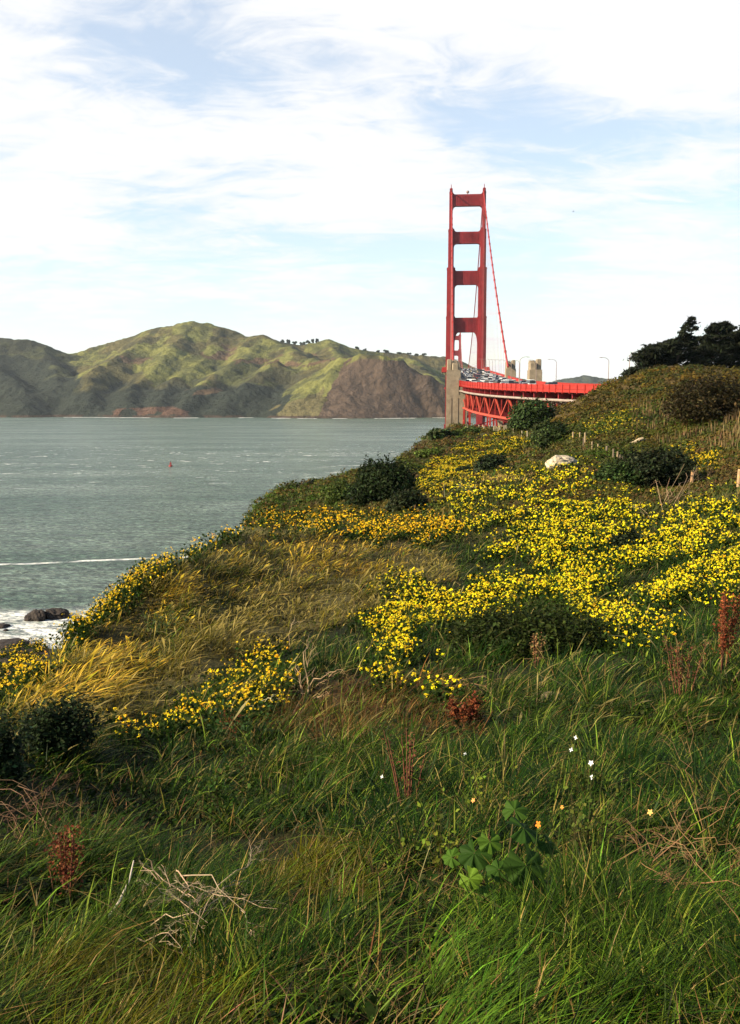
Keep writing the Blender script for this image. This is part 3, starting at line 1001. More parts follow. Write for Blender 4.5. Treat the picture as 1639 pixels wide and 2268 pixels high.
def tower(n0, mirror=False):
    tw = empty('tower', (0, n0, 0)); tw.parent = bridge
    zs = [zt(165), zt(490), zt(820), zt(1240), 4.0]
    dims = [(12.5, 15.4, 4.2), (11.2, 16.0, 5.4), (10.0, 16.9, 6.4), (9.7, 17.2, 7.4)]    # inner e, outer e, half depth
    for side in (-1, 1):
        lg = MB()
        for i, (a, b_, dp) in enumerate(dims):
            z1, z0 = zs[i], zs[i + 1]
            w = b_ - a
            x = lambda f: side * (a + w * f)
            def bx(f0, f1, d_, zz0, zz1):
                u, v = sorted((x(f0), x(f1)))
                lg.box(u, v, -d_, d_, zz0, zz1)
            bx(.0, 1., dp * .62, z0, z1)
            bx(.14, .86, dp * .84, z0 - .03, z1 + .9)
            bx(.32, .68, dp, z0 - .06, z1 + 1.7)
            bx(-.03, 1.03, dp * .64, z1 - 1.3, z1 - .5)         # band where the leg steps in
        a, b_, dp = dims[-1]
        # wider shaft and pier below the roadway
        u, v = sorted((side * 8.6, side * 18.2))
        lg.box(u, v, -8.6, 8.6, 3.0, 20)
        lg.build('leg', M['red'], tw)
        sp_ = MB()
        zz = zs[0]
        sp_.box(side * 13.9 - 1.25, side * 13.9 + 1.25, -3.2, 3.2, zz - .4, zz + 2.4)
        sp_.lathe([(.95, zz + 2.2), (.8, zz + 3.2), (.30, zz + 3.6), (.24, zz + 6.2), (.05, zz + 6.5)], side * 13.9, 0, 8)
        sp_.build('finial', M['red'], tw)
        bl = MB()
        u, v = sorted((side * 15.0, side * 20.6))
        bl.box(u, v, -11, 11, 64.6, 67.6)
        bl.box(u + .4, v - .4, -10.4, 10.4, 67.6, 69.0)
        bl.build('walkway_bay', M['rail'], tw)
    # cross struts with rounded haunches
    for y0, y1, wl, wh, rb, rt, rz in ((190, 288, 12.5, 12.5, 2.6, 2.2, 1.5), (512, 612, 11.2, 12.0, 2.6, 2.6, 1.), (848, 966, 10., 11.0, 2.8, 1.6, 1.), (1250, 1376, 9.7, 9.9, 3.4, .8, 3.0)):
        zb, zh = zt(y1), zt(y0)
        w = wl + .6; N = 28; dp = 2.7
        es = np.linspace(-1, 1, N + 1)
        es = np.sign(es) * np.abs(es) ** .7 * w
        def lo_(e):
            k = max(0, abs(e) - (wl - rb)) / rb; k = min(k, 1)
            return zb - rb * rz * (1 - math.sqrt(1 - k * k))
        def hi_(e):
            k = max(0, abs(e) - (wl - rt)) / rt; k = min(k, 1)
            return zh + rt * (1 - math.sqrt(1 - k * k))
        vs = []
        for e in es:
            vs += [(e, -dp, lo_(e)), (e, -dp, hi_(e)), (e, dp, hi_(e)), (e, dp, lo_(e))]
        fs = []
        for i in range(N):
            for k in range(4):
                k2 = (k + 1) % 4
                fs.append((i * 4 + k, (i + 1) * 4 + k, (i + 1) * 4 + k2, i * 4 + k2))
        fs += [(0, 1, 2, 3), (N * 4 + 3, N * 4 + 2, N * 4 + 1, N * 4)]
        sm = MB(); sm.add(vs, fs)
        for k in range(-7, 8):                           # vertical fluting on both faces
            for d in (-1, 1):
                y_ = d * (dp + .18)
                sm.box(k * 1.3 - .36, k * 1.3 + .36, min(y_, d * dp * .98), max(y_, d * dp * .98), zb + .9, zh - 1.0)
        so = sm.build('cross_strut', M['red'], tw)
        if y0 == 190:
            bc = MB()
            bc.lathe([(.25, zh), (.25, zh + 1.0), (.5, zh + 1.1), (1.15, zh + 1.7), (1.3, zh + 2.4), (1.0, zh + 3.1), (.3, zh + 3.5)], 0, 0, 10)
            bc.build('beacon', M['lamp'], so)
    # X bracing below the road
    xb = MB()
    for z0, z1 in ((12, 36), (36, 60)):
        for s_ in (-1, 1):
            xb.beam((-10 * s_, 0, z0), (10 * s_, 0, z1), 1.6, 1.6)
    xb.box(-10, 10, -2, 2, 58.2, 61)
    xb.build('portal_bracing', M['red'], tw)


tower(0); tower(1280)
pier = MB(); pier.lathe([(24, -3), (24, 4), (22, 4.2), (22, 6)], 0, 0, 24)
pier.build('tower_pier', M['concrete'], bridge)

# main cables and suspender ropes
ZC, ZS1 = zt(165) + 1.2, 60.5
for side in (-1, 1):
    e = 13.3 * side
    def cz_(n):
        if n <= 0:
            t = (n + 343) / 343
            return ZS1 + t * (ZC - ZS1) - 10.5 * 4 * t * (1 - t) * .55
        t = n / 1280
        return ZC - 143 * 4 * t * (1 - t)
    cbm = MB()
    cbm.tube([(e, n, cz_(n)) for n in np.linspace(-352, 0, 24)] + [(e, n, cz_(n)) for n in np.linspace(20, 1280, 64)], .46, 8)
    for n in np.arange(-330, -4, 15.24):
        z = cz_(n); cbm.box(e - .6, e + .6, n - .4, n + .4, z - .6, z + .55)
    co = cbm.build('main_cable', M['rail'], bridge, smooth=False)  # brighter red than the tower: sunlight painted into the cable
    rp = MB()
    for n in list(np.arange(-330, -4, 15.24)) + list(np.arange(15.24, 1275, 15.24)):
        zd = deck_z_world(wld(e, n)[1])
        if cz_(n) - zd > 2:
            for d in (-.25, .25):
                rp.tube([(e, n + d, zd + 1), (e, n + d, cz_(n))], .055, 4)
    tag(rp.build('suspender_ropes', M['rope'], co), kind='stuff')


# concrete pylons either side of the arch span
def pylon(n0, side, ztop, zlow, base):
    py = empty('concrete_pylon', (side * 14.4 + (1.9 if n0 < -400 else 4.0 if side < 0 else -1.0), n0, 0)); py.parent = bridge
    s_ = side
    sh = MB()
    sh.box(min(s_ * 4.0, s_ * -4.0), 4.0, -6, 6, base, zlow)
    sh.box(*sorted((s_ * 4.02, s_ * -.75)), -5.4, 5.4, zlow - .1, ztop - 4.2)
    sh.box(-4.25, 4.25, -6.25, 6.25, zlow - 12.5, zlow - 11.6)
    sh.box(*sorted((s_ * -.5, s_ * -3.4)), -5.2, 5.2, zlow - .1, zlow + 3.0)
    # vertical pilasters and pour lines
    for x in (-2.6, 0, 2.6):
        sh.box(x - .55, x + .55, -6.16, -5.9, base, zlow - 1.2)
    for y in (-3.6, 0, 3.6):
        sh.box(*sorted((s_ * 3.9, s_ * 4.2)), y - .8, y + .8, base, ztop - 5)
    sh.build('shaft', M['concrete'], py)
    for x0, x1, y0, y1, zz in ((2.05, 4.0, -3.6, 4.2, ztop), (-.65, 1.95, -4.6, 1.0, ztop - 1.4), (-.5, 1.9, 1.2, 4.8, ztop - .4)):
        cl = MB()
        a, b_ = sorted((s_ * x0, s_ * x1))
        z0 = ztop - 4.3
        w, d = b_ - a, y1 - y0
        oct_ = lambda ins: [(a + ins + .3 * w * .5, y0 + ins), (b_ - ins - .3 * w * .5, y0 + ins), (b_ - ins, y0 + ins + .15 * d), (b_ - ins, y1 - ins - .15 * d),
                            (b_ - ins - .3 * w * .5, y1 - ins), (a + ins + .3 * w * .5, y1 - ins), (a + ins, y1 - ins - .15 * d), (a + ins, y0 + ins + .15 * d)]
        rings = [(0, z0), (0, zz - .5), (.12, zz - .45), (.12, zz - .12), (.3, zz)]
        vs = []; fs = []
        for ins, z in rings: vs += [(x, y, z) for x, y in oct_(ins)]
        for i in range(len(rings) - 1):
            for k in range(8):
                k2 = (k + 1) % 8
                fs.append((i * 8 + k, i * 8 + k2, i * 8 + 8 + k2, i * 8 + 8 + k))
        fs.append(tuple(range((len(rings) - 1) * 8, len(rings) * 8)))
        cl.add(vs, fs)
        cl.build('column', M['concrete'], py)


for side in (-1, 1):
    pylon(-440, side, 56.9, 43.0, 8)
    pylon(-343, side, 60.6, 47.0, 2)
ab = MB()                                                # steel arch between the pylons
for e in (-11.6, 11.6):
    prev = None
    for t in np.linspace(0, 1, 13):
        p = (e, -437 + 94 * t, 20 + 4 * 17 * t * (1 - t))
        if prev: ab.beam(prev, p, 1.0, 1.2); ab.beam(p, (p[0], p[1], 39.5 + 4.5 * t), .5, .5)
        prev = p
ab.build('arch', M['red'], bridge)


# ------------------------------------------------------------------ lamps along the road
def lamp_mesh():
    a = MB()
    a.lathe([(.22, 0), (.20, .5), (.13, .6), (.08, 7.9)], 0, 0, 8)
    b_ = MB()
    b_.tube([(0, 0, 7.85), (.25, 0, 8.35), (.8, 0, 8.75), (1.6, 0, 8.95), (2.3, 0, 8.95)], [.08, .075, .07, .06, .05], 6)
    c_ = MB()
    c_.hexa([(2.2, -.17, 8.82), (3.05, -.15, 8.84), (3.05, .15, 8.84), (2.2, .17, 8.82), (2.2, -.12, 9.02), (2.95, -.08, 8.96), (2.95, .08, 8.96), (2.2, .12, 9.02)])
    return a, b_, c_


lamp_proto = None
GL = 'lamp posts along the bridge road'


def lamp(stn, side, label):
    global lamp_proto
    e = 13.1 * side
    p = at_e(stn, e, .18)
    w = wld(p[0], p[1])
    rz = BROT + math.atan2(stn[3], stn[2]) - math.pi / 2 + (0 if side < 0 else math.pi)
    if lamp_proto is None:
        r_ = empty('street_lamp', (*w, p[2]), label, 'street lamp', GL)
        a, b_, c_ = lamp_mesh()
        a.build('pole', M['lamp'], r_); b_.build('arm', M['lamp'], r_); c_.build('lamp_head', M['lamp'], r_)
        lamp_proto = r_
    else:
        r_ = lamp_proto.copy(); C.objects.link(r_)
        for ch in lamp_proto.children:
            k = ch.copy(); k.parent = r_; C.objects.link(k)
        r_.location = (*w, p[2]); r_['label'] = label
    r_.rotation_euler = (0, 0, rz)


def near(Yw):
    A = np.array([wld(s_[0], s_[1])[1] for s_ in stations])
    k = int(np.argmin(np.abs(A - Yw)))
    return stations[k]


lamp(near(271), -1, 'curved lamp post with arm pointing right, on the near railing beyond the pylons')
lamp(near(312), 1, 'curved lamp post with arm pointing left, on the far railing beyond the pylons')
lamp(near(216), -1, 'lamp post with arm pointing right, half hidden by the wind-bent cypress at the ridge end')
lamp(near(268), 1, 'lamp post with arm pointing left, standing free just left of the wind-bent cypress')
for k, Yw in enumerate(np.arange(345, 1000, 44)):
    for side in (-1, 1):
        if side < 0 and Yw < 420: continue
        lb = 'thin distant lamp post in the row along the far side of the bridge deck' if side > 0 else 'thin distant lamp post in the row along the near side of the bridge deck'
        lamp(near(Yw), side, lb)


# ------------------------------------------------------------------ cars on the deck
def car_mesh(kind):
    m = MB()
    if kind == 'van':
        L, Wd, zc, zr = 5.4, .98, 1.15, 2.35
        prof = [(-2.7, .35), (2.7, .35), (2.7, 1.0), (1.9, 1.15), (-2.7, 1.15)]
        cab = ((-2.66, 1.9), (-2.62, 1.2)); cz0, cz1 = 1.15, 2.3
    elif kind == 'suv':
        L, Wd, zc, zr = 4.7, .94, 1.0, 1.75
        prof = [(-2.3, .32), (2.3, .32), (2.35, .8), (1.1, 1.02), (-2.3, 1.05)]
        cab = ((-2.25, 1.15), (-2.0, .45)); cz0, cz1 = 1.03, 1.72
    else:
        L, Wd, zc, zr = 4.5, .89, .85, 1.42
        prof = [(-2.2, .28), (2.2, .28), (2.25, .68), (1.0, .88), (-1.5, .92), (-2.25, .86)]
        cab = ((-1.65, 1.05), (-1.0, .3)); cz0, cz1 = .89, 1.40
    n = len(prof)
    vs = []
    for x, s_ in ((-Wd, 1), (Wd, 1)):
        vs += [(x * (.96 if z > .8 else 1), y, z) for y, z in prof]
    fs = [tuple(range(n)), tuple(range(n, 2 * n))[::-1]] + [(k, n + k, n + (k + 1) % n, (k + 1) % n) for k in range(n)]
    m.add(vs, fs, mat=0)
    (y0, y1), (t0, t1) = cab
    a, b_ = Wd * .93, Wd * .78
    m.hexa([(-a, y0, cz0 - .02), (a, y0, cz0 - .02), (a, y1, cz0 - .02), (-a, y1, cz0 - .02), (-b_, t0, cz1), (b_, t0, cz1), (b_, t1, cz1), (-b_, t1, cz1)], mat=1)
    m.hexa([(-b_ - .03, t0 - .05, cz1), (b_ + .03, t0 - .05, cz1), (b_ + .03, t1 + .1, cz1), (-b_ - .03, t1 + .1, cz1),
            (-b_ + .1, t0 + .1, cz1 + .09), (b_ - .1, t0 + .1, cz1 + .09), (b_ - .1, t1 - .1, cz1 + .09), (-b_ + .1, t1 - .1, cz1 + .09)], mat=0)
    for y in (-L * .30, L * .31):
        for x in (-Wd, Wd):
            m.tube([(x - .12, y, .33), (x + .12, y, .33)], .33, 12, mat=2)
    return m


paints = {'white': (.75, .75, .73), 'silver': (.42, .43, .45), 'black': (.02, .02, .022), 'dark blue': (.03, .05, .11), 'dark red': (.17, .02, .02), 'grey': (.16, .16, .17), 'tan': (.40, .33, .22)}
car_src = {}
GC = 'cars queueing along the bridge deck'
names = {'sedan': 'car', 'suv': 'car', 'van': 'van'}


def car(kind, paint, e, n, heading, label):
    key = (kind, paint)
    A = np.array([s_[1] for s_ in stations])
    k = int(np.clip(np.searchsorted(A, n), 1, len(A) - 1))
    f = (n - A[k - 1]) / (A[k] - A[k - 1])
    s_ = tuple(np.array(stations[k - 1]) * (1 - f) + np.array(stations[k]) * f)
    p = at_e(s_, e, .0)
    w = wld(p[0], p[1])
    if key not in car_src:
        if ('paint', paint) not in car_src:
            car_src[('paint', paint)] = material('car_paint_' + paint.replace(' ', '_'), .3, .5, col=paints[paint])
        o = car_mesh(kind).build('car' if kind != 'van' else 'van', [car_src[('paint', paint)], M['glass'], M['tyre']])
        car_src[key] = o
    else:
        o = car_src[key].copy(); C.objects.link(o)
    o.location = (*w, p[2] + .005)
    k2 = min(k + 1, len(A) - 1)
    slope = math.atan2(stations[k][4] - stations[k - 1][4], A[k] - A[k - 1])
    o.rotation_euler = (slope if heading else -slope, 0, BROT + math.atan2(s_[3], s_[2]) - math.pi / 2 + (0 if heading else math.pi))
    tag(o, label, names[kind], GC)


lanes = (-8.4, -5.0, -1.7, 1.7, 5.0, 8.4)
crng = random.Random(8)
car('van', 'white', -6.6, -405, False, 'large white van heading towards the viewer, closest bright vehicle beside the tall concrete pylon')
where = {True: 'heading away on the far lanes of the bridge', False: 'facing the viewer in the near lanes of the bridge'}
for li, e in enumerate(lanes):
    n = -520 + crng.uniform(0, 14)
    while n < 70:
        kind = crng.choices(['sedan', 'suv', 'van'], [5, 4, .8])[0]
        paint = crng.choices(list(paints), [7, 5, 4, 2, 2, 3, 1])[0]
        if not (abs(e + 6.6) < 2.6 and abs(n + 405) < 9):
            hd = e > 0
            car(kind, paint, e + crng.uniform(-.3, .3), n, hd, 'small %s %s %s' % (paint, {'sedan': 'saloon', 'suv': 'estate car', 'van': 'box van'}[kind], where[hd]))
        n += crng.uniform(15, 38)
#@@BRIDGE1
#@@PLANTS0
# ------------------------------------------------------------------ plant makers (arrays in, arrays out)
WIND = np.array((.86, .34))                      # grass leans to the right and away


def blades(B, L, w, lean, bend, az, c0, c1, seed=False, bm=.55):
    """strips of three segments; B (n,3) roots"""
    n = len(B)
    ts = np.array((0, .36, .70, 1.0))
    prof = np.array((.9, 1.0, .75, 0.06)) if not seed else np.array((.35, .35, 1.5, .1))
    if seed: ts = np.array((0, .5, .82, 1.0))
    d = np.stack([np.cos(az), np.sin(az), np.zeros(n)], 1)
    fa = az + math.pi / 2 + rng.normal(0, .7, n)
    s_ = np.stack([np.cos(fa), np.sin(fa), np.zeros(n)], 1)
    V = np.zeros((n, 8, 3)); Cc = np.zeros((n, 8, 3))
    for k, t in enumerate(ts):
        horiz = L * (lean * t + bend * t * t)
        vert = L * (t * np.sqrt(np.maximum(1 - lean ** 2, .2)) - .55 * bend * t ** 2.4)
        p = B + d * horiz[:, None]
        p[:, 2] += vert
        hw = (w * prof[k] * .5)[:, None] * s_
        V[:, 2 * k] = p - hw; V[:, 2 * k + 1] = p + hw
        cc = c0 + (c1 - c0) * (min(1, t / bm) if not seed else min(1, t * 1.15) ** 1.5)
        Cc[:, 2 * k] = cc; Cc[:, 2 * k + 1] = cc
    base = (np.arange(n) * 8)[:, None]
    F = np.concatenate([base + np.array(q) for q in ((0, 1, 3, 2), (2, 3, 5, 4), (4, 5, 7, 6))], 0)
    return V.reshape(-1, 3), F, Cc.reshape(-1, 3)


def leafs(Pn, size, col, up=.4, aspect=1.6, nrm=None, along=None):
    """diamond leaves at points, random facing; up pulls normals to the sky, nrm gives outward normals"""
    n = len(Pn)
    N = rng.normal(size=(n, 3))
    if nrm is not None: N = N * .55 + nrm * 1.1
    N[:, 2] += up
    N /= np.linalg.norm(N, axis=1)[:, None]
    A = rng.normal(size=(n, 3)) if along is None else along + rng.normal(size=(n, 3)) * .35
    A -= N * (A * N).sum(1)[:, None]
    A /= np.linalg.norm(A, axis=1)[:, None] + 1e-9
    Bv = np.cross(N, A)
    s_ = np.asarray(size)[:, None] if np.ndim(size) else size
    V = np.stack([Pn - A * s_ * .5 * aspect, Pn + Bv * s_ * .5 - A * s_ * .08 + N * s_ * .08, Pn + A * s_ * .5 * aspect, Pn - Bv * s_ * .5 - A * s_ * .08 + N * s_ * .08], 1)
    F = (np.arange(n) * 4)[:, None] + np.arange(4)
    return V.reshape(-1, 3), F, np.repeat(col, 4, 0)


def join(parts):
    V = []; F = []; c = []; n = 0
    for v, f, k in parts:
        V.append(v); F.append(f + n); c.append(k); n += len(v)
    return np.concatenate(V), np.concatenate(F), np.concatenate(c)


def sample(n, x0, x1, y0, y1, h):
    xs = rng.uniform(x0, x1, n); ys = rng.uniform(y0, y1, n)
    X, Y, Z = hits(xs, ys, h)
    ok = ~np.isnan(Y)
    return X[ok], Y[ok], Z[ok]


def vary(c, s=.25):
    return np.clip(c * (1 + rng.normal(0, s, (len(c), 1))) * (1 + rng.normal(0, s * .3, c.shape)), .002, .9)


# ------------------------------------------------------------------ grass
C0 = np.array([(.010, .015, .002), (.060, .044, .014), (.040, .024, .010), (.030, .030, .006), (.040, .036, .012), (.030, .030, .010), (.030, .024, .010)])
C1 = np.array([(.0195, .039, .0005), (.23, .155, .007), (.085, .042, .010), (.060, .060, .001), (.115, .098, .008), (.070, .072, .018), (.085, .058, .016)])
parts = []
X, Y, Z = sample(330000, -300, 1940, 1090, 2420, .16)
# the same grass goes on past the edges of the photograph and underfoot
ta = rng.uniform(-1.15, 1.15, 420000); ra = np.exp(rng.uniform(math.log(.8), math.log(34), 420000))
xa, ya = ra * np.sin(ta), ra * np.cos(ta)
za = terr(xa, ya)
qx, qy = proj(xa, ya, za + .16)
ok = ((qx < -280) | (qx > 1920) | (qy > 2400) | (ya < .6)) & (za > 8)
X, Y, Z = np.concatenate([X, xa[ok]]), np.concatenate([Y, ya[ok]]), np.concatenate([Z, za[ok]])
ok = Y < 58; X, Y, Z = X[ok], Y[ok], Z[ok]
RD = np.hypot(X, Y)
kd = grow(X, Y, Z, .3)
mixg = (kd == 1) & (rng.uniform(size=len(X)) < np.clip((fbm(X * .55, Y * .55, 49, 4) - .45) * 6, .10, .92))
mixr = (kd == 2) & (rng.uniform(size=len(X)) < .42)
kd[mixr] = 0
kd[mixg] = np.where(rng.uniform(size=mixg.sum()) < .5, 0, 4)
cl = fbm(X * 1.1, Y * 1.1, 41, 3)
keep = rng.uniform(size=len(X)) < np.where(RD < 22, np.where(kd == 2, 1, np.clip((cl - .35) * 5, .14, 1)), 1.0)
X, Y, Z, kd = X[keep], Y[keep], Z[keep], kd[keep]
RD = np.hypot(X, Y)
n = len(X)
cl = fbm(X * 1.1, Y * 1.1, 41, 3); cl2 = fbm(X * .35, Y * .35, 43, 3); cl3 = fbm(X * 4, Y * 4, 45, 2)
ramp = np.clip((cl - .30) / .4, .0, 1)
L = (.09 + .20 * ramp) * rng.uniform(.6, 1.4, n) * (1 + np.clip((RD - 5) / 12, 0, .75))
L = np.where(kd == 1, L * .75 + .08, L); L = np.where(kd == 2, L * .8 + .06, L); L = np.where(kd == 3, L * .8, L); L = np.where(kd == 4, L * .9, L)
w = (.0030 + .00042 * RD) * rng.uniform(.6, 1.5, n) * np.where(rng.uniform(size=n) < .10, 1.9, 1)
cs_ = np.where(RD < 7, .16, np.where(RD < 16, .30, .5))
ci, cj = np.floor(X / cs_), np.floor(Y / cs_)
tx, ty = (ci + .2 + .6 * h2(ci, cj, 5)) * cs_, (cj + .2 + .6 * h2(ci, cj, 6)) * cs_
ox, oy = (X - tx) / cs_, (Y - ty) / cs_
tuft = h2(ci, cj, 7); tuft2 = h2(ci, cj, 8)
az = np.arctan2(WIND[1] * .8 + oy * 1.7, WIND[0] * .8 + ox * 1.7) + rng.normal(0, .45, n) + (cl2 - .5) * 1.4
L = L * (.55 + .9 * tuft)
stray = rng.uniform(size=n) < .12
az[stray] = rng.uniform(0, 6.28, stray.sum())
lean = np.clip(rng.normal(.34, .2, n) + (kd == 1) * .14, -.2, .8); bend = np.clip(rng.normal(.55, .25, n), 0, 1.1)
c0 = vary(C0[kd], .2); c1 = vary(C1[kd], .28)
c1 = c1 * (.62 + .75 * tuft2[:, None])
g_ = kd == 0
hue = np.clip((cl2 - .42) * 5, 0, 1)[:, None]
c1 = np.where(g_[:, None], c1 * (1 - hue) + hue * c1 * np.array((.50, .78, 1.3)), c1)
dry = rng.uniform(size=n) < np.where(g_, .05 + .13 * (cl3 > .58), .12)
c1[dry] = vary(np.repeat([(.21, .15, .045)], dry.sum(), 0), .3)
pal = (rng.uniform(size=n) < .12) & g_  # pale share of blades: highlights put into the colour
c1[pal] = vary(np.repeat([(.135, .185, .018)], pal.sum(), 0), .35)
sd = ((kd == 1) & (rng.uniform(size=n) < .5 * np.clip((fbm(X * .8, Y * .8, 47, 3) - .3) * 4, .1, 1))) | ((kd == 4) & (rng.uniform(size=n) < .3)) | ((kd == 0) & (RD > 9) & (rng.uniform(size=n) < .02))
B = np.stack([X, Y, Z - .02], 1)
q = ~sd
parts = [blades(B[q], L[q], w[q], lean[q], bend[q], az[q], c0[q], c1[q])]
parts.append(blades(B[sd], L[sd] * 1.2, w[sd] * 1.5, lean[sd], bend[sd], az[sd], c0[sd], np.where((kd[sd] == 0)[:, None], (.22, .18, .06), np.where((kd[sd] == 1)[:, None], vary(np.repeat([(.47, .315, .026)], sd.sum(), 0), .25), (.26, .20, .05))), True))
# long arching leaves in the nearest bank
X, Y, Z = sample(9000, -300, 1940, 1500, 2420, .2)
ok = (Y < 13) & (fbm(X * 1.1, Y * 1.1, 41, 3) > .40); X, Y, Z = X[ok], Y[ok], Z[ok]; n = len(X)
az = math.atan2(WIND[1], WIND[0]) + rng.normal(0, .6, n)
c1 = vary(np.repeat([(.065, .105, .007)], n, 0), .5)
parts.append(blades(np.stack([X, Y, Z - .02], 1), rng.uniform(.20, .40, n), rng.uniform(.004, .008, n), rng.normal(.25, .15, n), rng.uniform(.4, 1.0, n), az, vary(np.repeat([(.012, .02, .003)], n, 0)), c1))
# lusher blades at lower right
X, Y, Z = sample(9000, 900, 1940, 1900, 2420, .2)
ok = fbm(X * 1.3, Y * 1.3, 57, 3) > .44; X, Y, Z = X[ok], Y[ok], Z[ok]; n = len(X)
parts.append(blades(np.stack([X, Y, Z - .02], 1), rng.uniform(.18, .42, n), rng.uniform(.004, .009, n), rng.normal(.25, .15, n), rng.uniform(.5, 1.1, n), math.atan2(WIND[1], WIND[0]) + rng.normal(0, .45, n),
                    vary(np.repeat([(.012, .02, .002)], n, 0)), vary(np.repeat([(.042, .082, .006)], n, 0) * np.where(rng.uniform(size=(n, 1)) < .22, 2.2, 1), .4)))
# dead blades lying about
X, Y, Z = sample(9000, -300, 1940, 1500, 2420, .12)
n = len(X)
parts.append(blades(np.stack([X, Y, Z + rng.uniform(0, .09, n)], 1), rng.uniform(.06, .26, n), rng.uniform(.002, .0055, n) + .0002 * Y, rng.uniform(.5, .95, n), rng.uniform(-.1, .3, n), rng.uniform(0, 6.28, n),
                    vary(np.repeat([(.075, .048, .018)], n, 0), .4), vary(np.repeat([(.15, .098, .035)], n, 0), .5)))
V, F, cc = join(parts)
tag(bulk('grass', V, F, cc, M['blade']), 'wind-blown long grass, green near and golden on the knoll', 'grass', kind='stuff')

# low leafy growth between the grasses
X, Y, Z = sample(60000, -300, 1940, 1110, 2420, .1)
ok = (Y < 60) & (fbm(X * .9, Y * .9, 55, 3) > .47); X, Y, Z = X[ok], Y[ok], Z[ok]; n = len(X)
kd = grow(X, Y, Z, .2)
Pp = np.stack([X, Y, Z + rng.uniform(.01, .14, n)], 1)
col = vary(np.where(((kd == 1) | (kd == 4))[:, None], (.05, .048, .010), (.014, .026, .004)), .4)
V, F, cc = leafs(Pp, (.022 + .0016 * Y) * rng.uniform(.6, 1.5, n), col, .8, 1.3)
tag(bulk('ground_cover', V, F, cc, M['leaf']), 'low dark green weeds among the grass', 'ground cover', kind='stuff')

# ------------------------------------------------------------------ yellow flowers
YEL = {'main': (4300, .46, (.92, .71, .010)), 'lobe': (1000, .42, (.90, .67, .008)), 'band': (800, .46, (.86, .52, .006)), 'edge': (1400, .50, (.80, .54, .006)),
       'low': (250, .40, (.86, .58, .008)), 'far': (1300, .5, (.55, .42, .008)), 'tuft': (150, .5, (.70, .50, .012)), 'ridge': (130, .5, (.50, .40, .02))}
FLAB = {'main': 'broad drift of bright yellow flowers on the right side of the slope', 'lobe': 'loose yellow flower patch in mid-slope, left of the dark shrub',
        'band': 'orange-yellow flower strip along the crest in front of the round dark bush', 'edge': 'yellow flowers lining the bluff edge above the surf',
        'low': 'scattered small yellow flowers low on the left, beside the dead stalk', 'far': 'solid yellow flower bank below the fence posts and pylon',
        'tuft': 'small yellow flower tuft at far right above the fence post', 'ridge': 'sparse yellow flowers on the green slope below the ridge'}
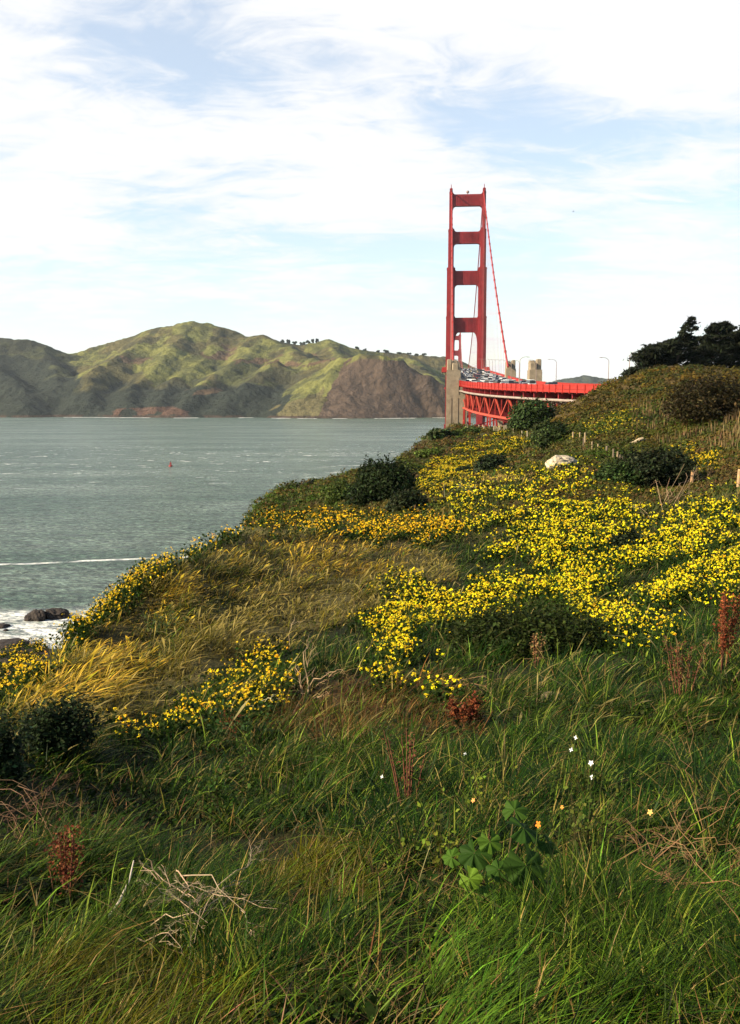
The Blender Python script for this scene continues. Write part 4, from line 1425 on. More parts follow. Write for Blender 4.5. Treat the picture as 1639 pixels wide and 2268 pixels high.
for nm, poly in FLOWERS.items():
    cnt, hh, ycol = YEL[nm]
    px = np.array(poly)
    xs = rng.uniform(px[:, 0].min(), px[:, 0].max(), cnt * 50); ys = rng.uniform(px[:, 1].min(), px[:, 1].max(), cnt * 50)
    xo = xs + rng.normal(0, 24, len(xs)) * (1 if nm in ('main', 'lobe', 'low') else .6); yo = ys + rng.normal(0, 16, len(xs)) * (1 if nm in ('main', 'lobe', 'low') else .5)
    ok = inpoly(xs, ys, poly)
    xs, ys = xo[ok][:cnt * 4], yo[ok][:cnt * 4]
    X, Y, Z = hits(xs, ys, hh)
    ok = ~np.isnan(Y); X, Y, Z, xs, ys = X[ok], Y[ok], Z[ok], xs[ok], ys[ok]
    sc = 1.0 if nm not in ('far', 'tuft', 'ridge') else .35
    dn = fbm(X * .9 * sc, Y * .55 * sc, 77, 3)
    pr = np.clip((dn - .33) * 4.5, .05, 1) ** 1.6
    ok = rng.uniform(size=len(X)) < pr
    X, Y, Z = X[ok][:cnt], Y[ok][:cnt], Z[ok][:cnt]
    n = len(X)
    far_ = np.clip(Y / 24, .75, 6) ** .75
    H = hh * rng.uniform(.72, 1.22, n)
    parts = []
    # stems
    az = math.atan2(WIND[1], WIND[0]) + rng.normal(0, .9, n)
    ln = rng.uniform(0, .22, n)
    parts.append(blades(np.stack([X, Y, Z], 1), H, .006 * far_, ln, np.zeros(n), az, vary(np.repeat([(.03, .05, .012)], n, 0)), vary(np.repeat([(.07, .11, .02)], n, 0))))
    # leaves up the stem
    k = 16
    t = rng.uniform(0.05, .85, (n, k))
    px_ = X[:, None] + np.cos(az)[:, None] * ln[:, None] * H[:, None] * t + rng.normal(0, .12, (n, k)) * far_[:, None]
    py_ = Y[:, None] + np.sin(az)[:, None] * ln[:, None] * H[:, None] * t + rng.normal(0, .12, (n, k)) * far_[:, None]
    pz_ = Z[:, None] + H[:, None] * t
    parts.append(leafs(np.stack([px_, py_, pz_], -1).reshape(-1, 3), np.repeat(.055 * far_, k) * rng.uniform(.6, 1.4, n * k), vary(np.repeat([(.018, .034, .005)], n * k, 0), .35), .5, 1.7))
    # flower heads
    heads = rng.integers(1, 5 if nm in ('main', 'lobe', 'low', 'edge', 'band') else 6, n)
    ii = np.repeat(np.arange(n), heads); m = len(ii)
    hx = X[ii] + np.cos(az[ii]) * ln[ii] * H[ii] + rng.normal(0, .085, m) * far_[ii]
    hy = Y[ii] + np.sin(az[ii]) * ln[ii] * H[ii] + rng.normal(0, .085, m) * far_[ii]
    hz = Z[ii] + H[ii] * (1.06 - .5 * rng.uniform(0, 1, m) ** 1.5)
    k = 7
    pp = np.stack([hx, hy, hz], 1)[:, None, :] + rng.normal(0, 1, (m, k, 3)) * np.array((.013, .013, .011)) * far_[ii][:, None, None]
    colr = np.repeat(vary(np.repeat([ycol], m, 0), .16) * np.where(rng.uniform(size=(m, 1)) < .07, np.array([(1, .72, .8)]), 1), k, 0) * rng.uniform(.75, 1.1, (m * k, 1))
    parts.append(leafs(pp.reshape(-1, 3), np.repeat(.0225 * far_[ii] * np.exp(rng.normal(0, .35, m)), k) * rng.uniform(.7, 1.3, m * k), colr, .7, 1.15, nrm=np.repeat(np.array([(-.5, -.35, .45)]), m * k, 0)))
    V, F, cc = join(parts[:2])
    V2, F2, c2 = parts[2]
    o = bulk('yellow_flowers', V, F, cc, M['leaf'])
    tag(o, FLAB[nm], 'flowers', 'drifts of yellow wildflowers', kind='stuff')
    bulk('blossoms', V2, F2, c2, M['petal'], parent=o)

# ------------------------------------------------------------------ scrub on the farther slopes
X, Y, Z = sample(21000, -300, 1940, 770, 1180, .45)
ok = (Y > 43); X, Y, Z = X[ok], Y[ok], Z[ok]; n = len(X)
kd = grow(X, Y, Z, .5)
f1 = fbm(X / 9, Y / 9, 101, 4); f2 = fbm(X / 3.2, Y / 3.2, 103, 3)
pal1 = np.array([(.042, .066, .009), (.062, .068, .012), (.090, .070, .014), (.075, .046, .016), (.046, .055, .012)])
pal2 = np.array([(.054, .046, .011), (.085, .062, .011), (.042, .050, .011), (.110, .070, .012), (.048, .040, .013)])
pick = np.clip(((f1 - .25) * 8).astype(int), 0, 4)
pick = np.where(rng.uniform(size=n) < .45, rng.integers(0, 5, n), pick)
col = np.where((kd == 6)[:, None], pal2[pick], pal1[pick])
col = np.where((kd == 1)[:, None], (.22, .155, .04), col)
dark = np.clip((.46 - f2) * 8, 0, 1)[:, None]
col = col * (1 - .55 * dark) + np.array((.018, .024, .009)) * .55 * dark
k = 34
sz = np.clip(Y / 60, .8, 4) ** .6
Rr = (.30 + .42 * f2) * sz * rng.uniform(.7, 1.4, n)
Rr = np.where(kd == 1, Rr * .5, Rr)
off = rng.normal(size=(n, k, 3)); off /= np.linalg.norm(off, axis=2)[..., None]
off[..., 2] = np.abs(off[..., 2]) * .8
rad = rng.uniform(.55, 1.0, (n, k, 1))
pp = np.stack([X, Y, Z], 1)[:, None, :] + off * rad * Rr[:, None, None] * np.array((1.15, 1.15, .85))
V, F, cc = leafs(pp.reshape(-1, 3), np.repeat(.125 * sz, k) * rng.uniform(.6, 1.4, n * k), vary(np.repeat(col, k, 0), .28), .5, 1.6, nrm=off.reshape(-1, 3))
parts = [(V, F, cc)]
# dry upright stems on the right-hand slope
X, Y, Z = sample(3600, 1400, 1940, 885, 985, .6)
ok = (Y > 45) & (fbm(X / 7, Y / 7, 131, 3) > .42); X, Y, Z = X[ok], Y[ok], Z[ok]; n = len(X)
parts.append(blades(np.stack([X, Y, Z], 1), rng.uniform(.5, 1.1, n), .035 + .0003 * Y, rng.normal(.08, .1, n), np.zeros(n), rng.uniform(0, 6.3, n), vary(np.repeat([(.07, .05, .02)], n, 0)), vary(np.repeat([(.155, .105, .048)], n, 0), .35)))
# rough grass on the middle slope
X, Y, Z = sample(42000, -200, 1940, 930, 1190, .2)
ok = (Y > 40) & (Y < 200); X, Y, Z = X[ok], Y[ok], Z[ok]; n = len(X)
kd = grow(X, Y, Z, .3)
gl = (kd == 1)
parts.append(blades(np.stack([X, Y, Z], 1), rng.uniform(.3, .6, n) * np.where(gl, 1.0, .9), .02 + .00035 * Y, rng.normal(.3, .2, n), rng.uniform(0, .4, n), math.atan2(WIND[1], WIND[0]) + rng.normal(0, .6, n),
                    vary(np.repeat([(.035, .036, .012)], n, 0)), vary(np.where(gl[:, None], (.34, .24, .06), np.where((fbm(X / 8, Y / 8, 141, 3) > .55)[:, None], (.115, .082, .030), (.060, .072, .017))), .3)))
V, F, cc = join(parts)
tag(bulk('scrub', V, F, cc, M['leaf']), 'brown and green coastal scrub covering the farther slope and ridge', 'scrub', kind='stuff')


# ------------------------------------------------------------------ single bushes
def bush(label, xd, yb, ww, hh, col, nl=2600, leaf=.11, name='bush', spikes=0, group='dark bushes on the slope', depth=.9, up=.5):
    """width and height measured on the picture; the bush stands on the ground at its foot"""
    x, y, z = spot(xd, yb)
    k = y / FPX * PD
    w_, h_ = ww * k, hh * k
    o = empty(name, (x, y, z - .05), label, 'bush', group)
    nb = 13
    cs = np.stack([rng.uniform(-.33, .33, nb) * w_, rng.uniform(-.3, .3, nb) * w_ * depth, rng.uniform(.08, .64, nb) * h_], 1)
    rs = rng.uniform(.20, .36, nb)
    cs = np.vstack([cs, [(0, 0, h_ * .45)]]); rs = np.append(rs, .42)
    w8 = rs ** 2; ii = rng.choice(nb + 1, nl, p=w8 / w8.sum())
    d = rng.normal(size=(nl, 3)); d /= np.linalg.norm(d, axis=1)[:, None]
    r_ = rs[ii][:, None] * np.where(rng.uniform(size=(nl, 1)) < .12, rng.uniform(1.0, 1.35, (nl, 1)), rng.uniform(.72, 1.06, (nl, 1)) ** .7)
    p = cs[ii] + d * r_ * np.array((w_, w_ * depth, h_ * 1.05))
    p[:, 2] = np.clip(p[:, 2], .02, None)
    # sprigs that stand out of the outline
    ns = nl // (9 if not spikes else 5); ks = 7
    b0 = p[rng.integers(0, nl, ns)]
    sd_ = np.stack([rng.normal(.25, .35, ns), rng.normal(0, .3, ns), rng.uniform(.6, 1.2, ns)], 1)
    sl = (h_ * (.20 if not spikes else .42)) * rng.uniform(.4, 1.2, ns)
    sp_ = b0[:, None, :] + sd_[:, None, :] * (sl[:, None] * np.linspace(0, 1, ks)[None])[..., None] + rng.normal(0, leaf * .3, (ns, ks, 3))
    sp_ = sp_.reshape(-1, 3)
    if spikes: p = p[:nl // 3]; d = d[:nl // 3]
    p = np.vstack([p, sp_]); d = np.vstack([d, np.repeat(sd_, ks, 0) * .5]); nl = len(p)
    p[:, 2] = np.clip(p[:, 2], .02, None)
    lc = vary(np.repeat([col], nl, 0) * np.where(rng.uniform(size=(nl, 1)) < .14, 2.2, 1) * (.7 + .8 * fbm(p[:, 0] * 3 / w_, p[:, 1] * 3 / w_ + p[:, 2] * 3 / h_, 19, 3))[:, None], .3)  # a share of leaves lightened as painted glints
    V, F, cc = leafs(p, leaf * rng.uniform(.5, 1.4, nl), lc, up, 1.9, nrm=d)
    bulk('foliage_or_seeds', V, F, cc, M['leaf'], parent=o)
    st = MB()
    for i in range(6):
        c_ = cs[i]
        c_ = np.maximum(c_, (-9, -9, .1)); st.tube([(c_[0] * .1, c_[1] * .1, -.1), (c_[0] * .5, c_[1] * .5, c_[2] * .55), tuple(c_)], [.012 * h_ + .012, .01 * h_ + .008, .006], 5)
    st.build('stems', M['bark'], o)
    return o


DG = (.017, .026, .010)
bush('big round dark green bush on the crest beside the water', 845, 1114, 128, 104, (.013, .021, .007), 9000, .12)
bush('lower dark bush growing against the left side of the big round bush', 762, 1112, 110, 46, (.036, .052, .010), 3600, .12)
bush('small spiky dark shrub right below the big round bush', 900, 1140, 74, 62, (.019, .025, .010), 2600, .10)
bush('dark bush at the foot of the yellow flower bank', 1088, 1044, 74, 44, (.017, .025, .011), 2800, .16)
bush('little dark bush just left of the bush at the foot of the flower bank', 1030, 1052, 34, 20, (.018, .026, .011), 700, .16)
bush('large green bush between the yellow flower bank and the row of fence posts', 1212, 992, 82, 60, (.026, .038, .012), 4200, .20)
bush('dark rounded bush standing in front of the bridge truss', 1182, 946, 108, 60, (.026, .042, .013), 6000, .24)
bush('broad dark bush right of the fence posts, nearly black', 1450, 1085, 150, 90, (.016, .021, .009), 7500, .12)
bush('greener bush on the left flank of the broad dark bush', 1370, 1078, 92, 62, (.024, .040, .011), 3600, .11)
bush('long dark brown thicket under the cypress trees at the right edge', 1595, 925, 210, 80, (.026, .021, .009), 8000, .17, spikes=1)
bush('dark leafy shrub in the middle of the yellow flowers', 1165, 1452, 300, 105, (.020, .028, .006), 12000, .042, up=.3, spikes=1)
bush('small dark hollow bush at the upper edge of the yellow drift', 1400, 1222, 80, 54, (.014, .020, .008), 1800, .07)
bush('upright dark bush at lower left beside the small yellow flowers', 125, 1700, 180, 150, (.015, .024, .009), 6500, .026, spikes=1)
bush('upright dark bush cut by the left edge of the picture', -8, 1745, 110, 150, (.015, .024, .009), 4600, .026, spikes=1)
bush('tiny dark bush alone on the headland skyline', 690, 1074, 16, 13, (.020, .026, .012), 240, .14)
bush('low flat bush on the headland skyline, left of the tiny one', 655, 1083, 30, 11, (.022, .028, .012), 320, .14)
bush('green bush at the seaward foot of the big concrete pylon', 982, 974, 60, 22, (.024, .036, .012), 1300, .38)
bush('green bush at the inner foot of the big concrete pylon, beside two white posts', 1035, 962, 50, 14, (.040, .055, .013), 900, .36)
bush('mixed green brush on the slope left of the flower bank', 950, 1012, 70, 20, (.048, .066, .012), 1400, .20)
bush('green brush above the big round bush', 912, 1042, 50, 18, (.050, .066, .012), 1000, .16)


# ------------------------------------------------------------------ cypress trees on the ridge
def cypress(label, xd, D, wl, wr, hh, lean, n_limb=22, zoff=0.0, dens=1.0, spike=False):
    """heights and spreads in metres; limbs in flat tiers swept to the right"""
    u, _ = ray(xd, 850)
    x, y = float(u * D), float(D)
    z = tz(x, y) - .1 + zoff
    o = empty('cypress_tree', (x, y, z), label, 'tree', 'wind-bent cypress trees on the ridge')
    tr = MB()
    tp = [(lean * (t ** 1.5), 0.0, hh * .96 * t) for t in np.linspace(0, 1, 8)]
    tr.tube(tp, list(np.linspace(.22, .03, 8)), 7)
    Pp = []; Al = []; Sz = []
    for i in range(n_limb):
        f = (i + .6) / n_limb
        f = .08 + .92 * f
        bx, bz = lean * (f ** 1.5), hh * .95 * f
        prof_ = (1 - f) ** .8 + .05 if spike else min(1, (1.06 - f) ** .38 * (.55 + .6 * f))
        for s_ in (-1, 1):
            R_ = (wl if s_ < 0 else wr) * prof_ * rng.uniform(.55, 1.12)
            a = rng.uniform(-.85, .85)
            ex, ey = s_ * R_ * math.cos(a) + .25 * R_, R_ * math.sin(a)
            rise = R_ * (.06 if s_ < 0 else .46) * rng.uniform(.4, 1.5)
            pts = [np.array((bx, 0, bz)), np.array((bx + ex * .5, ey * .5, bz + rise * .25)), np.array((bx + ex, ey, bz + rise))]
            tr.tube([tuple(p) for p in pts], [.05, .035, .012], 5)
            m = int((24 + 50 * R_) * dens)
            t = rng.uniform(.18, 1.0, m) ** .75
            c_ = (1 - t)[:, None] ** 2 * pts[0] + 2 * (t * (1 - t))[:, None] * pts[1] + (t ** 2)[:, None] * pts[2]
            spread = (.16 + .26 * R_ * (1 - .55 * t))[:, None]
            c_ = c_ + rng.normal(size=(m, 3)) * spread * np.array((.8, .8, .16)) + np.array((0, 0, .05))
            Pp.append(c_); Sz.append(rng.uniform(.14, .34, m))
            dr = np.array((ex * .6 + .7, ey * .4, rise * .6 + .38)); dr /= np.linalg.norm(dr)
            Al.append(np.repeat(dr[None], m, 0))
    Pp = np.concatenate(Pp); Al = np.concatenate(Al); Sz = np.concatenate(Sz)
    col = vary(np.repeat([(.010, .0135, .0065)], len(Pp), 0), .3)
    V, F, cc = leafs(Pp, Sz, col, .6, 3.2, along=Al)
    bulk('crown', V, F, cc, M['needle'], parent=o)
    tr.build('trunk', M['bark'], o)


cypress('low cypress leaning over the end of the ridge by the two lamp posts', 1440, 150, 6.6, 4.2, 5.0, 1.8, 16)
cypress('small cypress hump right of the ridge-end cypress', 1472, 156, 4.0, 3.4, 6.0, 1.2, 14)
cypress('tall ragged cypress with a slanting pointed top', 1494, 152, 2.9, 3.9, 9.6, 2.3, 21, dens=.62, spike=True)
cypress('dense cypress filling the gap right of the tall pointed one', 1536, 160, 3.2, 3.0, 6.8, .8, 16, dens=1.3)
cypress('broad flat-topped cypress right of the dense one', 1570, 158, 3.6, 4.0, 8.9, 1.2, 24, dens=1.3)
cypress('dark cypress behind the flat-topped one, near the right edge', 1606, 166, 3.4, 3.4, 8.2, 1.0, 20, dens=1.3)
cypress('tallest dark cypress at the right edge of the picture', 1645, 160, 3.2, 3.4, 9.6, .9, 25, dens=1.2)
cypress('cypress standing just outside the right edge', 1715, 162, 4.4, 4.4, 9.0, 1.0, 18)
cypress('stunted cypress crouching low at the ridge tip', 1392, 146, 2.2, 1.8, 1.9, 1.2, 8)


# ------------------------------------------------------------------ trees on the far skyline
def far_tree(xd, hgt, wid, label):
    hgt *= .62; wid *= .75
    u, _ = ray(xd, 780)
    th = math.atan2(float(u), 1.0)
    i = int(np.argmin(np.abs(HT - th)))
    el = (HZ[i] - EYE) / HRr
    j = int(np.argmax(el))
    x, y, z = HX[i, j], HY[i, j], HZ[i, j]
    o = empty('skyline_tree', (float(x), float(y), float(z) - 1.5), label, 'tree', 'dark trees on the far hill skyline')
    nl = 190
    d = rng.normal(size=(nl, 3)); d /= np.linalg.norm(d, axis=1)[:, None]
    cs = np.stack([rng.uniform(-.28, .28, 6) * wid, rng.uniform(-.28, .28, 6) * wid, rng.uniform(.16, .66, 6) * hgt], 1)
    p = cs[rng.integers(0, 6, nl)] + d * np.array((wid, wid, hgt)) * .24 * rng.uniform(.5, 1, (nl, 1))
    V, F, cc = leafs(p, rng.uniform(2.0, 4.5, nl), vary(np.repeat([(.022, .030, .020)], nl, 0), .3), .5, 1.4, nrm=d)
    bulk('crown', V, F, cc, M['needle'], parent=o)
    t_ = MB(); t_.tube([(0, 0, -1), (0, 0, hgt * .6)], [.9, .4], 6); t_.build('trunk', M['bark'], o)


for xd, hg, wd in ((628, 20, 26), (641, 30, 22), (654, 22, 24), (668, 24, 30), (684, 26, 26), (694, 32, 14), (701, 30, 16)):
    far_tree(xd, hg, wd, 'small dark tree in the clump right of the highest hilltop')
for xd, hg, wd in ((790, 16, 20), (806, 14, 22)):
    far_tree(xd, hg, wd, 'low dark tree on the saddle left of the brown cliff')
for xd, hg, wd in ((858, 22, 34), (838, 14, 20)):
    far_tree(xd, hg, wd, 'dark tree right above the brown cliff top')
for xd, hg, wd in ((884, 12, 30), (907, 16, 22), (922, 22, 26), (940, 18, 24)):
    far_tree(xd, hg, wd, 'dark tree on the pale green hill left of the tower')

# ------------------------------------------------------------------ fence posts
def src(x, y): return x * .91106, y * .91106


GP = 'old wooden fence posts across the slope'


def post(xd, yt, yb, w, col, label):
    x, y, z = spot(xd, yb)
    k = y / FPX * PD
    h = (yb - yt) * k
    o_ = MB()
    r = w * k / 2
    tl = rng.normal(0, .03, 2)
    o_.tube([(0, 0, -.35), (tl[0] * h * .5, tl[1] * h * .5, h * .5), (tl[0] * h, tl[1] * h, h - r * .25), (tl[0] * h, tl[1] * h, h)], [r, r * .97, r * .95, r * .7], 9, col)
    ob = o_.build('fence_post', M['wood'], None, (x, y, z), smooth=False)
    tag(ob, label, 'fence post', GP)


pg = (.24, .18, .105)
post(1531, 1041, 1080, 8.5, (.34, .20, .10), 'reddish round fence post beside the dead twigs at right')
post(1635, 1039, 1086, 9, (.34, .22, .12), 'thick fence post at the right edge of the picture')
post(1521, 1036, 1072, 2.2, (.5, .44, .33), 'thin white stake just left of the reddish fence post')
Z8 = lambda x, y: src(1300 + x / 3.285, 1030 + y / 3.285)
mid = [(305, 65, 150, 4.2), (362, 70, 140, 3.6), (388, 112, 205, 3), (402, 74, 178, 4.6), (458, 146, 215, 4), (505, 163, 222, 3.8), (573, 180, 244, 5.5), (628, 197, 286, 4.4), (661, 228, 304, 5), (680, 250, 316, 5), (699, 262, 314, 4.6)]
mlab = ['leaning grey post, first of the group right of the large green bush', 'short upright grey post, second of the group right of the large green bush', 'low dark post in front of the tall pale one, above the white boulder',
        'tall pale post, highest of the group above the white boulder', 'grey post just right of the white boulder, first of the descending row', 'slim grey post, second of the descending row behind the boulder',
        'thick dark post in the middle of the descending row', 'tall pale post in the descending row, right of the thick dark one', 'brown post leaning on its neighbour in the descending row',
        'dark post hidden behind the brown one at the end of the descending row', 'short pale post ending the descending row beside the broad dark bush']
for (x, t_, b_, w_), lb in zip(mid, mlab):
    (xd, yt), (_, yb) = Z8(x, t_), Z8(x, b_)
    post(xd, yt, yb, w_, pg if 'dark' not in lb else (.13, .10, .07), lb)
Z2 = lambda x, y: src(1060 + x / 4.0975, 820 + y / 4.0975)
farp = [(298, 890, 945), (316, 888, 940), (430, 870, 920), (463, 872, 920), (478, 883, 935), (531, 878, 930), (578, 880, 945), (600, 890, 935), (620, 893, 945), (638, 880, 950), (680, 873, 935), (699, 878, 935), (775, 895, 960), (856, 932, 1000), (911, 935, 1020), (982, 930, 1000)]
for i, (x, t_, b_) in enumerate(farp):
    (xd, yt), (_, yb) = Z2(x, t_), Z2(x, b_)
    lb = ('one of two pale posts side by side at the foot of the concrete pylon' if i < 2 else
          'small pale post in the fence line under the bridge truss' if i < 12 else
          ['pale post left of the top of the yellow flower bank', 'pale post standing in the top of the yellow flower bank', 'tallest pale post at the right of the yellow flower bank', 'lone pale post against the large green bush'][i - 12])
    post(xd, yt, yb, 2.6, (.33, .275, .18), lb)


# ------------------------------------------------------------------ rocks
def rock(name, label, x, y, z, sx, sy, sz, col, seed, cat='rock', group=None, rough=.5, rot=0.0):
    import bmesh
    bm_ = bmesh.new()
    bmesh.ops.create_icosphere(bm_, subdivisions=4, radius=1)
    v = np.array([tuple(q.co) for q in bm_.verts])
    f1 = fbm(v[:, 0] * 1.3 + v[:, 2] * .7 + seed, v[:, 1] * 1.3 - v[:, 2] * .9 + seed, seed, 3)
    f2 = np.abs(fbm(v[:, 0] * 3 + seed, v[:, 1] * 3 + v[:, 2] * 2.2, seed + 5, 3) - .5)
    v = v * (1 + (f1 - .5) * 1.5 * rough - f2 * rough * .9)[:, None]
    v = np.sign(v) * np.abs(v) ** .85
    m = MB()
    fs = [[q.index for q in f.verts] for f in bm_.faces]
    bm_.free()
    c, s_ = math.cos(rot), math.sin(rot)
    vv = v * np.array((sx, sy, sz))
    vv = np.stack([vv[:, 0] * c - vv[:, 1] * s_, vv[:, 0] * s_ + vv[:, 1] * c, vv[:, 2]], 1)
    m.add(vv, fs, np.repeat([col], len(vv), 0) * (.75 + .5 * f1)[:, None])
    o = m.build(name, M['rock'], None, (x, y, z), smooth=False)
    return tag(o, label, cat, group)


x, y, z = spot(1245, 1034)
k = y / FPX * PD
rock('boulder', 'pale cream boulder among yellow flowers below the fence posts', x, y, z + 6 * k, 32 * k, 24 * k, 18 * k, (.40, .33, .23), 3, 'boulder', rough=.75, rot=.2)
x, y, z = spot(1413, 984)
k = y / FPX * PD
o = MB()
o.tube([(-20 * k, 0, 0), (-8 * k, 0, 4 * k), (4 * k, .1, 11 * k), (12 * k, .1, 14 * k)], [4 * k, 4.5 * k, 4 * k, 2.2 * k], 8, (.40, .31, .20))
o.tube([(2 * k, 0, 10 * k), (12 * k, .2, 8 * k), (20 * k, .3, 12 * k)], [3 * k, 2.4 * k, 1.6 * k], 7, (.16, .11, .07))
tag(o.build('fallen_log', M['wood'], None, (x, y, z)), 'pale driftwood log lying on the golden slope above the broad dark bush', 'log')
x, y, z = spot(1215, 1552)
k = y / FPX * PD
rock('boulder', 'flat brown stone half sunk in the green grass', x, y, z + .02, 40 * k, 30 * k, 16 * k, (.20, .145, .085), 8, 'boulder')
GS = 'dark rocks in the surf'


def sea_rock(label, xd, yd, wpx, hpx, seed, rot=0.0):
    u, w_ = ray(xd, yd)
    D = -EYE / float(w_)
    k = D / FPX * PD
    rock('sea_rock', label, float(u * D), D, -.1, wpx * k * .5, wpx * k * .5, hpx * k, (.028, .021, .017), seed, 'rock', GS, .6, rot)


sea_rock('left of the two big dark rocks in the white surf', 82, 1372, 44, 22, 21)
sea_rock('right of the two big dark rocks in the surf, longer and sloping', 124, 1366, 66, 22, 14, .4)
sea_rock('flat black rock in the surf at the left edge', 4, 1388, 34, 8, 6)
sea_rock('tiny black rock in the surf below the flat one', 12, 1397, 12, 5, 9)
sea_rock('long dark rock shelf at the bottom edge of the surf', 18, 1428, 84, 10, 12)


# ------------------------------------------------------------------ buoy and bird
D = 574.0
u, _ = ray(378, 1034)
bo = empty('channel_buoy', (float(u * D), D, 0), 'red channel buoy floating in the tide rip', 'buoy')
bb = MB(); bb.lathe([(.9, -.5), (1.15, 0), (1.15, .7), (.5, .8)], 0, 0, 14); bb.build('float', M['buoy'], bo)
bb = MB()
for a in range(4):
    c_, s_ = math.cos(a * math.pi / 2), math.sin(a * math.pi / 2)
    bb.beam((c_ * .7, s_ * .7, .75), (c_ * .25, s_ * .25, 2.6), .14, .14)
bb.lathe([(.42, 1.5), (.42, 1.65)], 0, 0, 8); bb.lathe([(.38, 2.55), (.38, 2.7)], 0, 0, 8); bb.box(-.35, .35, -.03, .03, 1.1, 2.3)
bb.build('tower_frame', M['buoy'], bo)
bb = MB(); bb.lathe([(.18, 2.7), (.22, 2.9), (.16, 3.15), (.03, 3.25)], 0, 0, 10); bb.build('lantern', M['tyre'], bo)
gl_ = P(1270, 469, 260)
gb = MB()
gb.add([(-.35, 0, 0), (0, .08, .03), (0, -.08, .03), (.25, 0, .02), (0, 0, -.08), (-.05, .75, .16), (-.1, .4, .22), (.1, .38, .2), (-.05, -.75, .16), (-.1, -.4, .22), (.1, -.38, .2)],
       [(0, 1, 4), (0, 4, 2), (1, 3, 4), (3, 2, 4), (0, 2, 3, 1), (1, 6, 5, 7), (2, 10, 8, 9)], (.1, .1, .1))
tag(gb.build('seabird', M['wood'], None, gl_), 'tiny dark seabird gliding in the blue sky right of the tower', 'bird')


# ------------------------------------------------------------------ dead twigs, dock, mallow and white flowers in front
def Gp(xd, yd, h):
    X, Y, Z = hits(np.array([float(xd)]), np.array([float(yd)]), h)
    return np.array((X[0], Y[0], Z[0] + h))


def twigs(m, root, tip, r, depth, col, spread=.5, kids=3, sag=.1):
    root = np.array(root, float); tip = np.array(tip, float)
    L_ = np.linalg.norm(tip - root)
    n_p = 5
    pts = []
    jit = rng.normal(0, .05 * L_, (n_p, 3)); jit[0] = 0; jit[-1] = 0
    for i, t in enumerate(np.linspace(0, 1, n_p)):
        pts.append(tuple(root + (tip - root) * t + jit[i] + np.array((0, 0, sag * L_ * math.sin(math.pi * t)))))
    m.tube(pts, list(np.linspace(r, r * .35, n_p)), 5, vary(np.array([col]), .15)[0])
    if depth <= 0: return
    for k in range(kids):
        t = rng.uniform(.25, .95)
        p = root + (tip - root) * t
        d = (tip - root) / L_ + rng.normal(0, spread, 3)
        d[2] = d[2] * .6
        twigs(m, p, p + d / np.linalg.norm(d) * L_ * rng.uniform(.3, .6), r * .55, depth - 1, col, spread, kids, sag)


def twig_thing(label, specs, col, name='dead_branch', group='dead twigs and branches', depth=2, kids=3, spread=.5):
    m = MB()
    for (x0, y0, h0, x1, y1, h1, r, dep) in specs:
        twigs(m, Gp(x0, y0, h0), Gp(x1, y1, h1), r, dep, col, spread, kids)
    o = m.build(name, M['twig'], None, None, smooth=False)
    me = o.data
    c0_ = Vector(Gp(specs[0][0], specs[0][1], 0))
    me.transform(Matrix.Translation(-c0_)); o.location = c0_
    return tag(o, label, 'dead branch', group)


BL = (.52, .45, .36); BT = (.22, .155, .085); BR = (.20, .115, .065)
m = MB()
pts = [Gp(222, 2062, .10), Gp(262, 1998, .18), Gp(286, 1950, .26), Gp(296, 1905, .34)]
m.tube([tuple(p) for p in pts], [.007, .0065, .005, .003], 7, (.46, .39, .31))
o = m.build('dead_branch', M['twig']); c0_ = Vector(pts[0]); o.data.transform(Matrix.Translation(-c0_)); o.location = c0_
tag(o, 'single bare white stick slanting up at lower left', 'dead branch', 'dead twigs and branches')
twig_thing('tangled pile of pale dead twigs in the grass at lower left', [(420, 1985, 0.29, 310, 1930, 0.38, .0034, 3), (400, 1940, 0.37, 545, 2020, 0.30, .0034, 3), (470, 1990, 0.32, 560, 1910, 0.40, .003, 3),
           (430, 2020, 0.27, 350, 1965, 0.38, .003, 3), (390, 1930, 0.37, 440, 2030, 0.28, .0034, 3), (500, 2010, 0.27, 400, 1960, 0.38, .003, 3), (520, 1960, 0.32, 430, 2000, 0.33, .003, 3),
           (330, 2050, 0.22, 460, 2045, 0.28, .003, 2), (300, 2075, 0.21, 400, 2095, 0.24, .003, 2), (360, 2065, 0.21, 470, 2010, 0.28, .003, 2)], (.30, .225, .14), kids=3)
twig_thing('brown dead brush heap at the left edge', [(-30, 1830, .2, 130, 1780, .35, .004, 3), (-20, 1780, .3, 110, 1840, .2, .003, 3), (0, 1750, .35, 90, 1800, .25, .003, 3), (60, 1860, .15, -10, 1790, .3, .003, 3),
           (-40, 1720, .4, 90, 1770, .3, .003, 3), (20, 1820, .25, 150, 1830, .2, .003, 3), (-30, 1760, .3, 30, 1850, .2, .003, 3), (40, 1740, .32, 120, 1860, .2, .003, 3)], (.15, .08, .042), spread=.6)
twig_thing('upright dead stalk with bare forks beside the rust-coloured grass', [(682, 1545, .02, 680, 1432, .75, .008, 2), (678, 1535, .05, 745, 1488, .4, .008, 2), (670, 1540, .05, 655, 1470, .5, .006, 2), (690, 1540, .02, 640, 1535, .12, .008, 2), (685, 1550, .02, 720, 1540, .12, .007, 2), (675, 1545, .02, 700, 1475, .4, .005, 1), (672, 1545, .02, 640, 1500, .3, .005, 1)], (.34, .23, .13), kids=3, spread=.3)
twig_thing('pale dead twig lying among the small yellow flowers', [(545, 1585, .08, 600, 1545, .3, .007, 2), (590, 1560, .2, 640, 1550, .2, .005, 1)], (.5, .46, .30), kids=2)
twig_thing('thin dead stalk standing left of the dead stalk, by the yellow flowers', [(640, 1440, .02, 645, 1380, .55, .007, 2)], (.45, .33, .18), kids=2, spread=.25)
